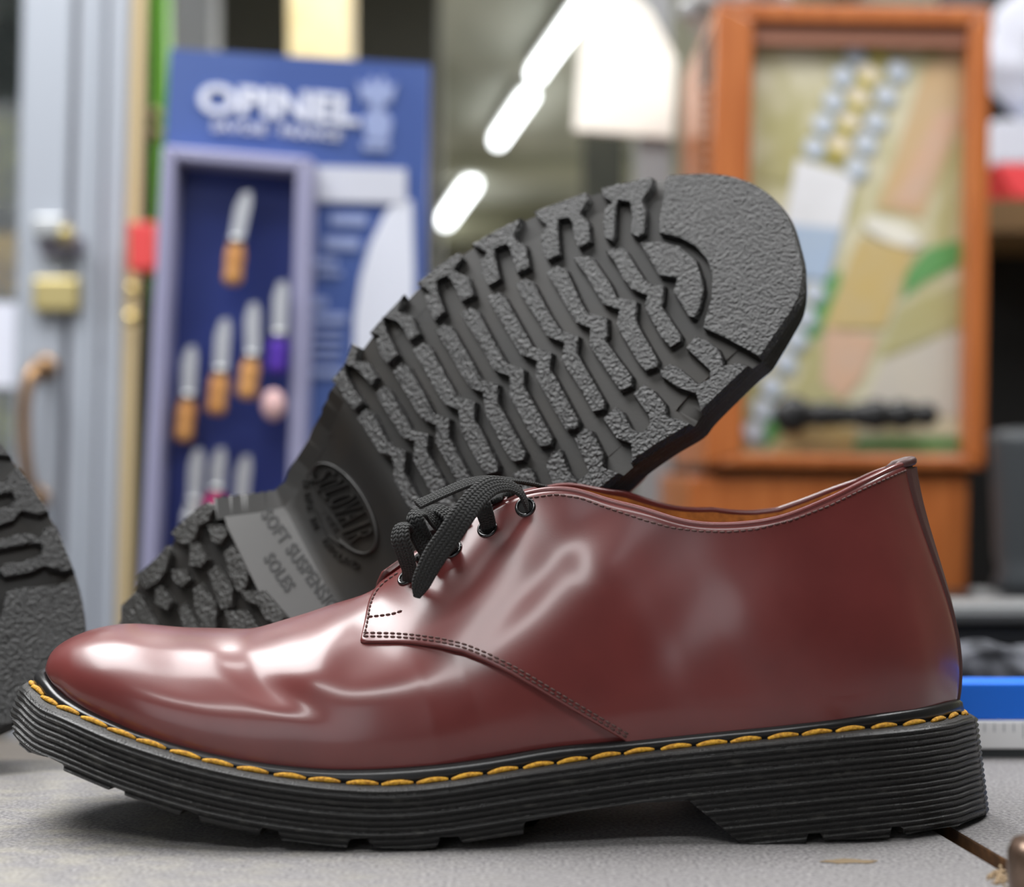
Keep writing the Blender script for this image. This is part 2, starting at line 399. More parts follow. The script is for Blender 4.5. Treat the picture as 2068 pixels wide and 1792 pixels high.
_gt, _gs = np.meshgrid(np.linspace(.05, NS-1, 420), np.linspace(.01, 1, 120), indexing='ij'); _gp = proj(S(_gt, _gs)).reshape(-1, 2)
_gt = _gt.ravel(); _gs = _gs.ravel()
def inv(px, py):
    k = int(((_gp-np.array([px, py]))**2).sum(1).argmin()); t, s = _gt[k], _gs[k]
    for _ in range(5):
        p = proj(S(t, s)); e = 1e-3
        J = np.stack([(proj(S(t+e, s))-p)/e, (proj(S(t, s+e))-p)/e], 1)
        try: d = np.linalg.solve(J, np.array([px, py])-p)
        except Exception: break
        t = float(np.clip(t+np.clip(d[0], -.3, .3), 0, NS-1)); s = float(np.clip(s+np.clip(d[1], -.05, .05), 0, 1))
    return t, s
_sg = 1.0 if normal(np.array(12.), np.array(.5))[1] < 0 else -1.0
def surf(px, py, off=0.):
    t, s = inv(px, py); return S(t, s)+normal(np.array(t), np.array(s))*_sg*off, normal(np.array(t), np.array(s))*_sg
YC = .052
def mir(v):
    v = np.array(v, float); v[..., 1] = 2*YC-v[..., 1]; return v
ident = lambda v: v

def strip_on(path_px, off):     # picture path laid on the upper
    out = []; nn = []
    for x, y in path_px:
        p, n = surf(x, y, off); out.append(p); nn.append(n)
    return np.array(out), np.array(nn)
def stitches(mb, path_px, off, length=.0017, pitch=.0023, r=.00034):
    p, n = strip_on(resample(path_px, 7), off); pn = np.c_[p, n]; q = resample3(pn, pitch)
    for i in range(len(q)-1):
        a = q[i, :3]; d = q[i+1, :3]-a; d = d/np.linalg.norm(d)*length; nn = q[i, 3:]
        mb.tube([a-nn*.0001, a+d*.25+nn*.0002, a+d*.75+nn*.0002, a+d-nn*.0001], [r*.6, r, r, r*.6], 6)
def resample3(pn, step):
    d = np.r_[0, np.cumsum(np.linalg.norm(np.diff(pn[:, :3], axis=0), axis=1))]
    q = np.linspace(0, d[-1], max(2, int(round(d[-1]/step))+1))
    return np.stack([np.interp(q, d, pn[:, k]) for k in range(pn.shape[1])], 1)

SEAM = [(741, 1232), (735, 1262), (728, 1290), (727, 1298), (735, 1301), (764, 1301), (800, 1301), (840, 1303), (887, 1309), (935, 1320), (982, 1339), (1030, 1362), (1077, 1389), (1124, 1417), (1172, 1445), (1219, 1472), (1262, 1496)]
FRONT = [(812, 1153), (792, 1166), (772, 1180), (757, 1197), (746, 1216), (741, 1232)]

def farlift(T): return np.interp(T, [13.6, 15.2, 17.2, 18.6, 20.5, 22], [0, .0038, .0032, -.0022, -.0028, 0])
def build_upper(parent, xf=ident):
    # vamp: whole base surface, both sides, pressed 0.6 mm under the quarters
    tt = np.r_[np.linspace(0, 3, 40)[:-1], np.linspace(3, 13.5, 150)]; ss = np.linspace(0, 1, 70)
    T, S_ = np.meshgrid(tt, ss, indexing='ij')
    V = S(T, S_)
    wrap = np.clip((T-9.2)/.8, 0, 1)[..., None]*.0012
    V = V-normal(T, S_)*_sg*wrap
    n, m = T.shape; Vn = V.reshape(-1, 3); F1 = grid_faces(n, m)
    Vf = mir(V).reshape(-1, 3); b = len(Vn)
    VV = np.r_[Vn, Vf]; FF = F1+[tuple(b+i for i in f[::-1]) for f in F1]
    # weld crest
    o = link('vamp', xf(VV), FF, M['leather'], parent, True)
    bm = bmesh.new(); bm.from_mesh(o.data); bmesh.ops.remove_doubles(bm, verts=bm.verts, dist=.00025); bmesh.ops.recalc_face_normals(bm, faces=bm.faces); bm.to_mesh(o.data); bm.free()
    o.data.polygons.foreach_set('use_smooth', [True]*len(o.data.polygons))
    # quarters
    left = resample([*SEAM[::-1], *FRONT[::-1][1:]], 6.)
    ts = np.array([inv(x, y) for x, y in left]); ts[0, 1] = 0; ts[-1, 1] = 1
    ts[:, 1] = np.maximum.accumulate(ts[:, 1])
    cc = np.r_[0, .0015, .004, .008, np.linspace(.014, 1, 150)]
    for side in (0, 1):
        T = ts[:, :1]*(1-cc)+(NS-1)*cc; S_ = np.repeat(ts[:, 1:], len(cc), 1)
        # more rows where the seam is level: add rows by dense interpolation
        Vb = S(T, S_); N = normal(T, S_)*_sg
        edge = np.minimum(np.interp(cc, [0, .0015, .004, .008], [.0004, .0010, .00135, .0014])[None, :], np.interp(S_, [.0, .985, .995, 1], [.0014, .0014, .0012, .0006]))
        Vo = Vb+N*edge[..., None]; Vi = Vb-N*np.where(S_ > .9, .0010, .0001)[..., None]
        if side: Vo = mir(Vo); Vi = mir(Vi)
        if side: Vo[..., 2] += farlift(T)*np.clip(S_-.5, 0, 1)*2+.0035*np.clip(1-(T-T[-1, 0])/1.0, 0, 1)*np.clip((S_-.85)/.15, 0, 1)
        if side: Vi[..., 2] += farlift(T)*np.clip(S_-.5, 0, 1)*2+.0035*np.clip(1-(T-T[-1, 0])/1.0, 0, 1)*np.clip((S_-.85)/.15, 0, 1)
        r, c = T.shape
        V2 = np.r_[Vo.reshape(-1, 3), Vi.reshape(-1, 3)]; k = r*c
        F2 = grid_faces(r, c)+[tuple(k+i for i in f[::-1]) for f in grid_faces(r, c)]
        rim = [(i*c, (i+1)*c, k+(i+1)*c, k+i*c) for i in range(r-1)]+[((r-1)*c+j, (r-1)*c+j+1, k+(r-1)*c+j+1, k+(r-1)*c+j) for j in range(c-1)]
        mi = [0]*len(F2)+[1]*(r-1)+[0]*(c-1)
        link('quarter', xf(V2), F2+rim, [M['leather'], M['leather_edge']], parent, True, mi)
        # lining
        T, S_ = np.meshgrid(np.linspace(9.6, NS-1, 140), np.linspace(.35, 1, 46), indexing='ij')
        L = S(T, S_, False)-normal(T, S_)*_sg*(.0018+.0012*(1-S_))[..., None]
        L[..., 2] -= .0002
        if side:
            L = mir(L); L[..., 2] += farlift(T)*np.clip(S_-.5, 0, 1)*2
        link('lining', xf(L.reshape(-1, 3)), grid_faces(*T.shape), M['lining'], parent, True)
    # collar piping (thin folded edge)
    tq = np.linspace(10.2, NS-1, 160); e = S(tq, np.ones_like(tq)*1.0); e[:, 2] += .0003
    mb = MB(); mb.tube(e, .0011, 8, flat=1); 
    link('collar_edge', xf(np.array(mb.v)), mb.f, M['leather'], parent, True)
    e2 = mir(e); e2[:, 2] += farlift(tq); mb = MB(); mb.tube(e2, .0011, 8)
    link('collar_edge', xf(np.array(mb.v)), mb.f, M['leather'], parent, True)
    # insole board closing the bottom
    pv, pf = cdt(offset_ring(FR, .0035)[::8], .01); link('insole', xf(np.c_[pv, zfea(pv[:, 0])+.002]), pf, M['lining'], parent, True)
    # tongue
    tq = np.linspace(9.0, 12.7, 40); w_ = np.linspace(-1, 1, 25); V = []
    for q in tq:
        Tp = S(np.array(q), np.array(1.0)); hw = (YC-Tp[1])+.0015
        for u in w_: V.append((Tp[0]+.001, YC+u*hw, Tp[2]-.0036+.0045*(1-u*u)*min(1, (YC-Tp[1])/.012)))
    V = np.array(V); V2 = V.copy(); V2[:, 2] -= .002
    k = len(V); link('tongue', xf(np.r_[V, V2]), grid_faces(40, 25)+[tuple(k+i for i in f[::-1]) for f in grid_faces(40, 25)], M['leather'], parent, True)
    # back strip over the heel seam
    tq = np.linspace(NS-1-.55, NS-1, 14); ss = np.linspace(.0, .985, 70); T, S_ = np.meshgrid(tq, ss, indexing='ij')
    N = np.array([.93, -.36, .05])*np.ones(T.shape+(3,)); V = S(T, S_)+N*(.0012+.0013*np.clip((T-tq[0])/.06, 0, 1)[..., None])
    Vm = mir(V)[::-1][1:]; A = np.r_[V, Vm]; 
    link('back_strip', xf(A.reshape(-1, 3)), grid_faces(A.shape[0], A.shape[1]), M['leather_edge'], parent, True)
    top = S(np.array(NS-1.), np.array(1.))
    mb = MB(); mb.tube([top+np.array(q) for q in ((-.0075, -.0045, -.0035), (-.004, -.0048, -.0005), (0, -.004, .0008), (.0012, 0, .0009), (0, .004, .0008), (-.004, .0048, -.0005), (-.0075, .0045, -.0035))], .0016, 10)
    link('heel_tab', xf(np.array(mb.v)), mb.f, M['leather_edge'], parent, True)
    return o
def pathoff(path, d):   # picture path shifted sideways by d points
    p = np.array(path, float); t = np.gradient(p, axis=0); t /= np.linalg.norm(t, axis=1)[:, None]
    return p+np.stack([t[:, 1], -t[:, 0]], 1)*d

# ------------------------------------------------------------------ near shoe
shoe = empty('shoe', (0, .05, 0), 'polished oxblood derby shoe standing in front, side view, with black laces and yellow welt stitches', 'shoe')
zt = ztop(OUT[:, 0]); zf = np.interp(FR[:, 0], fx, fz)
sole_body(OUT, TOPR, zt, zbn(OUT[:, 0]), shoe, [M['rubber'], M['rubber_root'], M['welt']], zcap=zroot)
rand_strip(TOPR, zt, zf, shoe)
welt_stitches(TOPR, zt, shoe)
build_upper(shoe)
mb = MB()
sm_ = resample(SEAM[4:], 10)
stitches(mb, pathoff(sm_, 9), .0014); stitches(mb, pathoff(sm_, 16), .0014)
fr_ = resample([*SEAM[:3][::-1], *FRONT[::-1]], 10); stitches(mb, pathoff(fr_, -7)[1:-1] if False else [(x+8, y+3) for x, y in fr_[:-1]], .0014)
stitches(mb, [(745, 1253), (770, 1250), (797, 1246), (818, 1238)], .0014)
COLL = [(1068, 1010), (1124, 1001), (1175, 1008), (1219, 1025), (1300, 1052), (1356, 1067), (1411, 1074), (1467, 1076), (1523, 1071), (1597, 1052), (1671, 1023), (1746, 986), (1822, 951)]
stitches(mb, COLL, .0015)
link('seam_stitching', np.array(mb.v), mb.f, M['thread_r'], shoe, True)
EY = [(826, 1171), (918, 1114), (987, 1072), (1063, 1028)]
for x, y in EY:
    p, n = surf(x, y, .0015); mb = MB(); mb.torus(p, n, .0030, .00062)
    e = link('eyelet', np.array([tuple(q) for q in mb.v]), mb.f, M['eyelet'], shoe, True)
    mb = MB(); N = Vector(n); u = N.orthogonal().normalized(); w_ = N.cross(u)
    mb.add([Vector(p)+(u*math.cos(a*math.pi/8)+w_*math.sin(a*math.pi/8))*.0028+N*.0001 for a in range(16)], [tuple(range(16))])
    link('eyelet_hole', np.array([tuple(q) for q in mb.v]), mb.f, M['hole'], e, True)
# laces: flat braided ribbon
def lace_mat():
    m = mat('black_braided_lace', (.013, .0135, .013), .75, sheen=.05); nt = m.node_tree; b = nt.nodes['Principled BSDF']
    tc = nt.nodes.new('ShaderNodeTexCoord'); sx = nt.nodes.new('ShaderNodeSeparateXYZ'); nt.links.new(tc.outputs['UV'], sx.inputs[0])
    def mth(op, a, b_=None, v=None):
        n = nt.nodes.new('ShaderNodeMath'); n.operation = op; nt.links.new(a, n.inputs[0])
        if b_ is not None: nt.links.new(b_, n.inputs[1])
        if v is not None: n.inputs[1].default_value = v
        return n.outputs[0]
    # chevrons: u runs along in mm, v across 0..1
    v = mth('PINGPONG', sx.outputs[1], v=.17); v2 = mth('MULTIPLY', v, v=9.)
    a = mth('ADD', mth('MULTIPLY', sx.outputs[0], v=2.6), v2); s1 = mth('ABSOLUTE', mth('SINE', a))
    v3 = mth('ABSOLUTE', mth('SINE', mth('MULTIPLY', sx.outputs[1], v=math.pi/.17)))
    h = mth('MULTIPLY', mth('POWER', s1, v=.6), mth('POWER', v3, v=.3))
    bp = nt.nodes.new('ShaderNodeBump'); bp.inputs['Strength'].default_value = 1; bp.inputs['Distance'].default_value = .0016
    nt.links.new(h, bp.inputs['Height']); nt.links.new(bp.outputs[0], b.inputs['Normal'])
    x = nt.nodes.new('ShaderNodeMix'); x.data_type = 'RGBA'; x.inputs[6].default_value = (.003, .003, .003, 1); x.inputs[7].default_value = (.017, .0175, .0165, 1)
    nt.links.new(h, x.inputs[0]); nt.links.new(x.outputs[2], b.inputs['Base Color'])
    return m
M['lace'] = lace_mat()
def ribbon(pts, parent, nrm0=(0, -1, .15), seg=22):
    """pts: (px, py, Y, width mm, face normal or None)"""
    ctrl = np.array([np.r_[P(p[0], p[1], p[2]), p[3]*.001] for p in pts]); nr = np.array([(p[4] if len(p) > 4 and p[4] is not None else nrm0) for p in pts], float)
    c = catmull(np.c_[ctrl, nr], 14); p = c[:, :3]; W = c[:, 3]/2; T = np.gradient(p, axis=0); T /= np.linalg.norm(T, axis=1)[:, None]
    L = np.r_[0, np.cumsum(np.linalg.norm(np.diff(p, axis=0), axis=1))]*1000
    V = []; UV = []
    for i in range(len(p)):
        N = c[i, 4:7]; N = N-T[i]*N.dot(T[i]); N /= np.linalg.norm(N); B = np.cross(T[i], N)
        for k in range(seg):
            a = 2*math.pi*k/seg; ca = math.cos(a); sa = math.sin(a)
            x = math.copysign(abs(ca)**.8, ca)*W[i]; y = math.copysign(abs(sa)**.7, sa)*.00085
            V.append(p[i]+B*x+N*y); UV.append((L[i], .51+.5*x/max(W[i], 1e-5)))
    n = len(p); Fc = grid_faces(n, seg, 0, True)+[tuple(range(seg)), tuple((n-1)*seg+k for k in range(seg))]
    return np.array(V), Fc, UV
LV = []; LF = []; LU = []
def addrib(pts, **k):
    v, f, u = ribbon(pts, shoe, **k); b = len(LU); LV.append(v); LF.extend([tuple(b+i for i in q) for q in f]); LU.extend(u)
# big strand out of the top eyelet, arching over and hanging down to its cut end
addrib([(1066, 1033, .036, 5, (1, -.3, .2)), (1060, 1012, .028, 5, (1, -.4, .3)), (1047, 992, .024, 5.5, (.8, -.4, .6)), (1022, 979, .020, 6, (.3, -.8, .7)), (992, 982, .016, 7, (0, -1, .35)), (962, 1005, .012, 7.6, (-.1, -1, .1)), (933, 1043, .009, 8, (0, -1, .1)), (905, 1085, .008, 8, (.1, -1, .1)), (880, 1120, .008, 7.8, (0, -1, .1)), (861, 1155, .009, 7, (0, -1, .1)), (849, 1182, .0105, 6, (0, -1, .1)), (842, 1206, .012, 2.5, (0, -1, .1))])
# thin strand seen on its edge, crossing behind and ending to the left
addrib([(1118, 990, .062, 5, (0, -.2, 1)), (1075, 978, .052, 5, (0, -.3, 1)), (1030, 970, .042, 5, (0, -.4, 1)), (985, 968, .034, 5, (0, -.5, 1)), (945, 976, .028, 5, (0, -.6, 1)), (905, 992, .024, 5, (-.1, -.6, .9)), (870, 1008, .021, 5, (-.2, -.6, .9)), (843, 1020, .019, 5, (-.2, -.7, .8))])
# left loop from the lowest eyelet
addrib([(827, 1172, .034, 5, (0, -1, 0)), (826, 1150, .027, 5.5, (-.2, -1, 0)), (817, 1117, .022, 6.5, (-.3, -1, 0)), (808, 1088, .020, 7, (-.5, -.9, .2)), (812, 1064, .022, 6, (-.3, -.5, .9)), (828, 1066, .026, 6, (.2, -.5, .9)), (845, 1088, .028, 6, (.4, -.8, .5)), (862, 1112, .030, 6, (.3, -1, .2)), (880, 1130, .034, 5, (0, -1, 0))])
# inner loop
addrib([(872, 1132, .040, 5, (0, -1, 0)), (862, 1100, .033, 6, (-.2, -1, .1)), (845, 1067, .028, 6.5, (-.4, -.9, .3)), (838, 1044, .028, 6, (-.3, -.6, .8)), (854, 1036, .032, 6, (.2, -.6, .8)), (880, 1052, .036, 6.5, (.4, -.8, .5)), (905, 1072, .038, 6, (.3, -.9, .3))])
addrib([(858, 1032, .040, 5, (0, -.5, 1)), (885, 1028, .038, 5.5, (.2, -.6, .8)), (912, 1046, .036, 6, (.4, -.8, .5)), (930, 1070, .036, 5.5, (.3, -.9, .3))])
# strands rising out of the middle eyelets
addrib([(989, 1076, .036, 5, (0, -1, .1)), (984, 1052, .029, 5.5, (0, -1, .1)), (976, 1026, .026, 6, (-.1, -1, .3)), (972, 1004, .028, 5.5, (-.2, -.8, .6)), (985, 988, .034, 5, (0, -.5, 1))])
addrib([(921, 1118, .036, 4.5, (-.2, -1, .1)), (908, 1108, .030, 5, (-.2, -1, .1)), (895, 1095, .026, 5, (-.2, -1, .1)), (885, 1078, .028, 5, (-.2, -1, .2))])
# bars crossing over the tongue, near to far eyestay
for x, y in ((1000, 1006), (1035, 990), (930, 1050), (850, 1120)):
    addrib([(x, y+6, .036, 5.5, (-.4, -.2, 1)), (x+2, y, .046, 5.5, (-.4, 0, 1)), (x+4, y-2, .060, 5.5, (-.4, .1, 1)), (x+6, y+4, .070, 5.5, (-.4, .3, 1))])
link('shoelace', np.concatenate(LV), LF, M['lace'], shoe, True, uvs=LU)
# ------------------------------------------------------------------ rear shoe, lying back so that its sole faces us
RR = np.array([[-0.76291061, 0.45612854, 0.4581639], [0.1837545, -0.52646324, 0.83010285], [-0.61984005, -0.71748395, -0.31782872]])
RT = np.array([-0.04066041, 0.11767969, 0.12223833]); KX, KY = 1.0117, 1.1359
def toworld(v): return np.asarray(v)@RR.T+RT
def rear_xf(v):
    v = np.array(v, float); return toworld(np.stack([v[:, 0]*KX, (v[:, 1]-.05)*1.0, v[:, 2]], 1))
def body_xf(v):     # already local plan coordinates
    return toworld(np.array(v, float))
def ztread(x): return np.interp(x, RX, RTOP)
_cx = [q*KX for q in ZX if q < -.03]
RX = _cx+[-.02, .014, .0145, .045, .055, .0595, .0805, .12, .172]; RTOP = [z for q, z in zip(ZX, ZZ) if q < -.03]+[0, 0, .0042, .0135, .0137, .0132, 0, .0003, .003]
def zfore(x): return np.interp(x, [*_cx, -.02, .05, .12, .172], [z for q, z in zip(ZX, ZZ) if q < -.03]+[0, 0, .0003, .003])
QX = _cx+[-.02, .014, .028, .045, .055, .0595, .0805, .0823, .12, .172]; QZ = [z+.0036 for q, z in zip(ZX, ZZ) if q < -.03]+[.0036, .0042, .0100, .0135, .0137, .0132, 0, .0036, .0039, .0066]
def zrootr(x): return np.interp(x, QX, QZ)
def hit(px, py, fn=None):
    fn = fn or zfore
    o = (CAM-RT)@RR; d = ray(px, py)@RR; z = 0.
    for _ in range(12):
        k = (z-o[2])/d[2]; q = o+d*k; z = float(fn(q[0]))
    return q[:2]
TR = [(250, 1210), (275, 1165), (330, 1110), (350, 1068), (420, 1013), (520, 968), (545, 925), (580, 880), (640, 800), (690, 742), (735, 685), (800, 612), (870, 547), (940, 500), (1000, 465), (1100, 418), (1200, 383), (1320, 357), (1410, 350), (1480, 356), (1545, 385), (1590, 435), (1612, 500), (1621, 549), (1612, 603), (1588, 642), (1561, 682), (1534, 721), (1510, 740), (1452, 795), (1412, 834), (1393, 857), (1334, 892), (1272, 935), (1245, 959), (1194, 998)]
def fwaist(x): return ztread(x)
tr = np.array([hit(x, y) for x, y in TR])
cring = np.stack([OUT[:, 0]*KX, (OUT[:, 1]-.05)*KY], 1)
i0 = int(((cring-tr[-1])**2).sum(1).argmin()); i1 = int(((cring-tr[0])**2).sum(1).argmin())
def walk(a, b, n):
    f = [(a+k) % n for k in range(1, (b-a) % n)]; g = [(a-k) % n for k in range(1, (a-b) % n)]
    return f if cring[f, 0].max() > cring[g, 0].max() and len(f) < len(g)*3 and cring[f, 0].min() > -.16 else g
cring[:, 1] = np.minimum(cring[:, 1], (.1075-.62*cring[:, 0])/.717)
hid = cring[walk(i0, i1, len(cring))][20:-20:34]
poly = np.r_[tr, hid]
rring = catmull(poly, 30, True)
def area2(p): return (p[:, 0]*np.roll(p[:, 1], -1)-np.roll(p[:, 0], -1)*p[:, 1]).sum()
if area2(rring)*area2(OUT) < 0: rring = rring[::-1]
rr_ = np.r_[rring, rring[:1]]; d_ = np.r_[0, np.cumsum(np.linalg.norm(np.diff(rr_, axis=0), axis=1))]; q_ = np.linspace(0, d_[-1], 1301)[:-1]
rring = np.stack([np.interp(q_, d_, rr_[:, k]) for k in (0, 1)], 1)
for _ in range(12): rring = (np.roll(rring, 1, 0)+rring*2+np.roll(rring, -1, 0))/4
rtop = offset_ring(rring, .0012+.0024*endf(rring[:, 0]/KX))
rear = empty('shoe', tuple(toworld(np.array([[.1, 0, .02]]))[0]), 'matching derby shoe leaning behind the front one, black ridged sole facing the viewer', 'shoe')
rzt = ztop(rring[:, 0]/KX); rzf = np.interp(offset_ring(rtop, .008)[:, 0]/KX, fx, fz)
def zroot_r(x): return zroot(x)
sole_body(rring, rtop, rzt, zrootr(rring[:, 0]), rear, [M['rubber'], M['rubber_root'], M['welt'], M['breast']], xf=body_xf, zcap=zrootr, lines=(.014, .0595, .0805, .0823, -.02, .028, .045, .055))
rand_strip(rtop, rzt, rzf, rear, body_xf)
welt_stitches(rtop, rzt, rear, body_xf)
build_upper(rear, rear_xf)
# tread blocks: outlines read off the sole, (origin x, origin y, scale) of each sketch then its points
A4 = (650, 330, 2.675); A5 = (1100, 330, 2.56); A6 = (200, 850, 2.954); A9 = (230, 980, 5.303)
LUGS = [
 (A4, [(185, 1372), (235, 1325), (270, 1342), (345, 1490), (375, 1525), (455, 1552), (447, 1640), (442, 1665), (520, 1800), (620, 1960), (600, 1985), (540, 1990), (430, 1795), (380, 1695), (388, 1640), (372, 1585), (310, 1565), (260, 1490)]),
 (A4, [(285, 1245), (330, 1200), (362, 1217), (450, 1370), (482, 1437), (575, 1462), (567, 1560), (600, 1610), (700, 1790), (790, 1960), (720, 1975), (570, 1750), (490, 1605), (497, 1505), (430, 1478), (400, 1430)]),
 (A4, [(380, 1120), (430, 1078), (467, 1097), (560, 1260), (600, 1347), (690, 1377), (685, 1482), (702, 1505), (805, 1700), (900, 1870), (840, 1900), (740, 1740), (610, 1510), (615, 1415), (550, 1390), (510, 1345)]),
 (A4, [(487, 1005), (545, 965), (582, 987), (680, 1170), (730, 1257), (828, 1287), (820, 1385), (850, 1422), (955, 1630), (948, 1665), (885, 1682), (840, 1620), (745, 1440), (735, 1332), (660, 1302), (618, 1240), (560, 1130)]),
 (A4, [(605, 900), (660, 865), (702, 882), (810, 1070), (862, 1167), (952, 1192), (950, 1290), (970, 1322), (1100, 1560), (1090, 1602), (1030, 1612), (990, 1560), (880, 1350), (868, 1240), (800, 1212), (740, 1122), (680, 1010)]),
 (A4, [(745, 810), (800, 775), (842, 797), (940, 980), (1000, 1080), (1092, 1112), (1090, 1200), (1115, 1242), (1245, 1480), (1235, 1522), (1175, 1532), (1110, 1440), (1008, 1250), (1012, 1152), (925, 1117), (870, 1010), (800, 900)]),
 (A4, [(888, 720), (950, 690), (987, 717), (1090, 900), (1140, 990), (1242, 1022), (1230, 1110), (1260, 1152), (1390, 1395), (1378, 1432), (1320, 1446), (1250, 1330), (1150, 1150), (1158, 1067), (1070, 1032), (1010, 930), (950, 830)]),
 (A4, [(1040, 650), (1100, 620), (1142, 642), (1230, 810), (1290, 900), (1387, 932), (1375, 1020), (1400, 1060), (1530, 1290), (1520, 1332), (1460, 1342), (1400, 1230), (1290, 1060), (1308, 972), (1210, 932), (1160, 840), (1090, 740)]),
 (A5, [(5, 565), (60, 525), (112, 547), (180, 700), (220, 770), (322, 797), (325, 890), (310, 910), (450, 1100), (448, 1152), (388, 1178), (370, 1150), (228, 940), (233, 852), (158, 822), (110, 740), (40, 620)]),
 (A5, [(145, 490), (210, 470), (252, 492), (340, 620), (370, 690), (477, 712), (470, 800), (480, 832), (585, 1015), (580, 1052), (520, 1074), (480, 1030), (368, 840), (383, 757), (298, 727), (265, 670), (200, 560)]),
 (A5, [(310, 450), (390, 430), (422, 452), (510, 590), (540, 620), (617, 630), (610, 720), (602, 735), (706, 890), (700, 922), (648, 952), (600, 900), (513, 740), (528, 682), (448, 652), (400, 590), (360, 510)]),
 (A5, [(490, 410), (600, 403), (700, 428), (780, 498), (812, 590), (822, 650), (802, 740), (775, 797), (743, 792), (700, 720), (663, 662), (683, 592), (588, 577), (550, 510)]),
 (A5, [(635, 55), (700, 48), (800, 47), (900, 60), (1010, 100), (1100, 160), (1200, 240), (1270, 340), (1310, 440), (1335, 550), (1315, 700), (1250, 800), (1180, 900), (1108, 1002), (1060, 972), (930, 902), (818, 850), (830, 790), (860, 700), (865, 580), (840, 500), (780, 430), (700, 385), (590, 358), (590, 300), (610, 180), (618, 100)]),
 (A5, [(290, 140), (420, 90), (550, 65), (555, 110), (502, 190), (522, 240), (515, 360), (480, 382), (443, 362), (450, 270), (440, 197), (380, 190), (367, 230), (362, 370), (350, 402), (308, 382), (300, 290), (310, 230), (348, 200), (300, 170)]),
 (A4, [(1150, 275), (1280, 210), (1430, 155), (1440, 190), (1392, 270), (1440, 312), (1450, 420), (1385, 457), (1360, 400), (1350, 320), (1330, 292), (1277, 300), (1275, 350), (1285, 492), (1215, 522), (1190, 480), (1180, 380), (1210, 330), (1170, 300)]),
 (A4, [(800, 430), (930, 360), (1070, 290), (1082, 320), (1035, 392), (1052, 420), (1100, 440), (1122, 560), (1050, 592), (1030, 520), (1010, 450), (990, 435), (932, 460), (935, 500), (962, 622), (895, 662), (865, 600), (853, 530), (890, 480), (815, 455)]),
 (A4, [(500, 640), (600, 560), (740, 480), (757, 510), (710, 572), (740, 590), (790, 612), (822, 710), (750, 747), (720, 680), (690, 622), (670, 605), (620, 632), (622, 680), (662, 800), (605, 852), (570, 780), (553, 710), (580, 690), (520, 665)]),
 (A4, [(255, 910), (340, 800), (440, 700), (452, 740), (410, 802), (450, 807), (490, 830), (527, 920), (470, 962), (440, 900), (402, 850), (352, 850), (345, 900), (412, 1032), (350, 1082), (310, 1030), (288, 960), (310, 930)]),
 (A4, [(60, 1180), (110, 1080), (160, 970), (202, 1000), (180, 1062), (240, 1070), (297, 1152), (265, 1202), (220, 1150), (172, 1100), (140, 1100), (132, 1150), (222, 1292), (170, 1332), (120, 1270), (88, 1210)]),
 (A5, [(728, 955), (775, 893), (830, 910), (895, 955), (918, 1005), (922, 1045), (1000, 1030), (1060, 1055), (950, 1170), (800, 1282), (785, 1270), (780, 1190), (690, 1162), (600, 1100), (595, 1070), (648, 1033), (700, 1060), (790, 1137), (850, 1112), (852, 1070)]),
 (A5, [(455, 1190), (510, 1143), (560, 1170), (620, 1240), (632, 1310), (690, 1320), (757, 1350), (600, 1447), (450, 1552), (433, 1530), (445, 1450), (370, 1422), (298, 1320), (365, 1258), (400, 1280), (450, 1372), (500, 1392), (540, 1352), (537, 1310)]),
 (A5, [(150, 1420), (200, 1368), (242, 1380), (302, 1500), (300, 1570), (360, 1582), (370, 1612), (240, 1712), (180, 1760), (50, 1690), (3, 1560), (38, 1490), (80, 1478), (122, 1590), (170, 1642), (222, 1600), (212, 1560)]),
 (A4, [(1025, 1680), (1100, 1638), (1132, 1650), (1160, 1730), (1240, 1790), (1290, 1850), (1200, 1890), (1080, 1790)]),
 (A9, [(1000, 420), (1170, 425), (1215, 520), (1130, 640), (1040, 600)]),
 (A9, [(810, 630), (900, 605), (1005, 790), (920, 880), (800, 860)]),
 (A9, [(1170, 720), (1260, 640), (1320, 680), (1445, 910), (1430, 1040), (1400, 1120), (1320, 1150), (1230, 960)]),
 (A9, [(600, 905), (770, 895), (815, 1010), (730, 1090), (640, 1040)]),
 (A9, [(1000, 930), (1100, 850), (1190, 980), (1270, 1090), (1262, 1300), (1140, 1340), (1090, 1200)]),
 (A9, [(440, 1110), (500, 1070), (625, 1250), (560, 1350), (430, 1270)]),
 (A9, [(840, 1110), (950, 1040), (1100, 1290), (1090, 1530), (950, 1560), (870, 1340)]),
 (A9, [(1345, 1130), (1610, 1125), (1830, 1410), (1760, 1500), (1620, 1440), (1540, 1290), (1400, 1240)]),
 (A9, [(680, 1320), (760, 1260), (930, 1540), (900, 1680), (760, 1600)]),
 (A9, [(1180, 1340), (1420, 1335), (1530, 1500), (1650, 1700), (1500, 1760), (1350, 1560), (1230, 1560)]),
 (A9, [(630, 540), (780, 380), (950, 170), (1010, 200), (1060, 250), (1010, 380), (900, 440), (870, 560), (800, 640), (700, 620)]),
 (A9, [(258, 1045), (390, 820), (500, 640), (590, 640), (600, 740), (560, 900), (470, 1040), (330, 1120)]),
 (A9, [(75, 1500), (120, 1310), (205, 1150), (260, 1165), (350, 1310), (470, 1510), (520, 1700), (300, 1800), (100, 1700)]),
]
def hit_sn(px, py):
    q = hit(px, py, zfore); d = np.sqrt(((rring-q)**2).sum(1)); k = int(d.argmin())
    return (rring[k] if d[k] < .0032 else q), d[k] < .0032
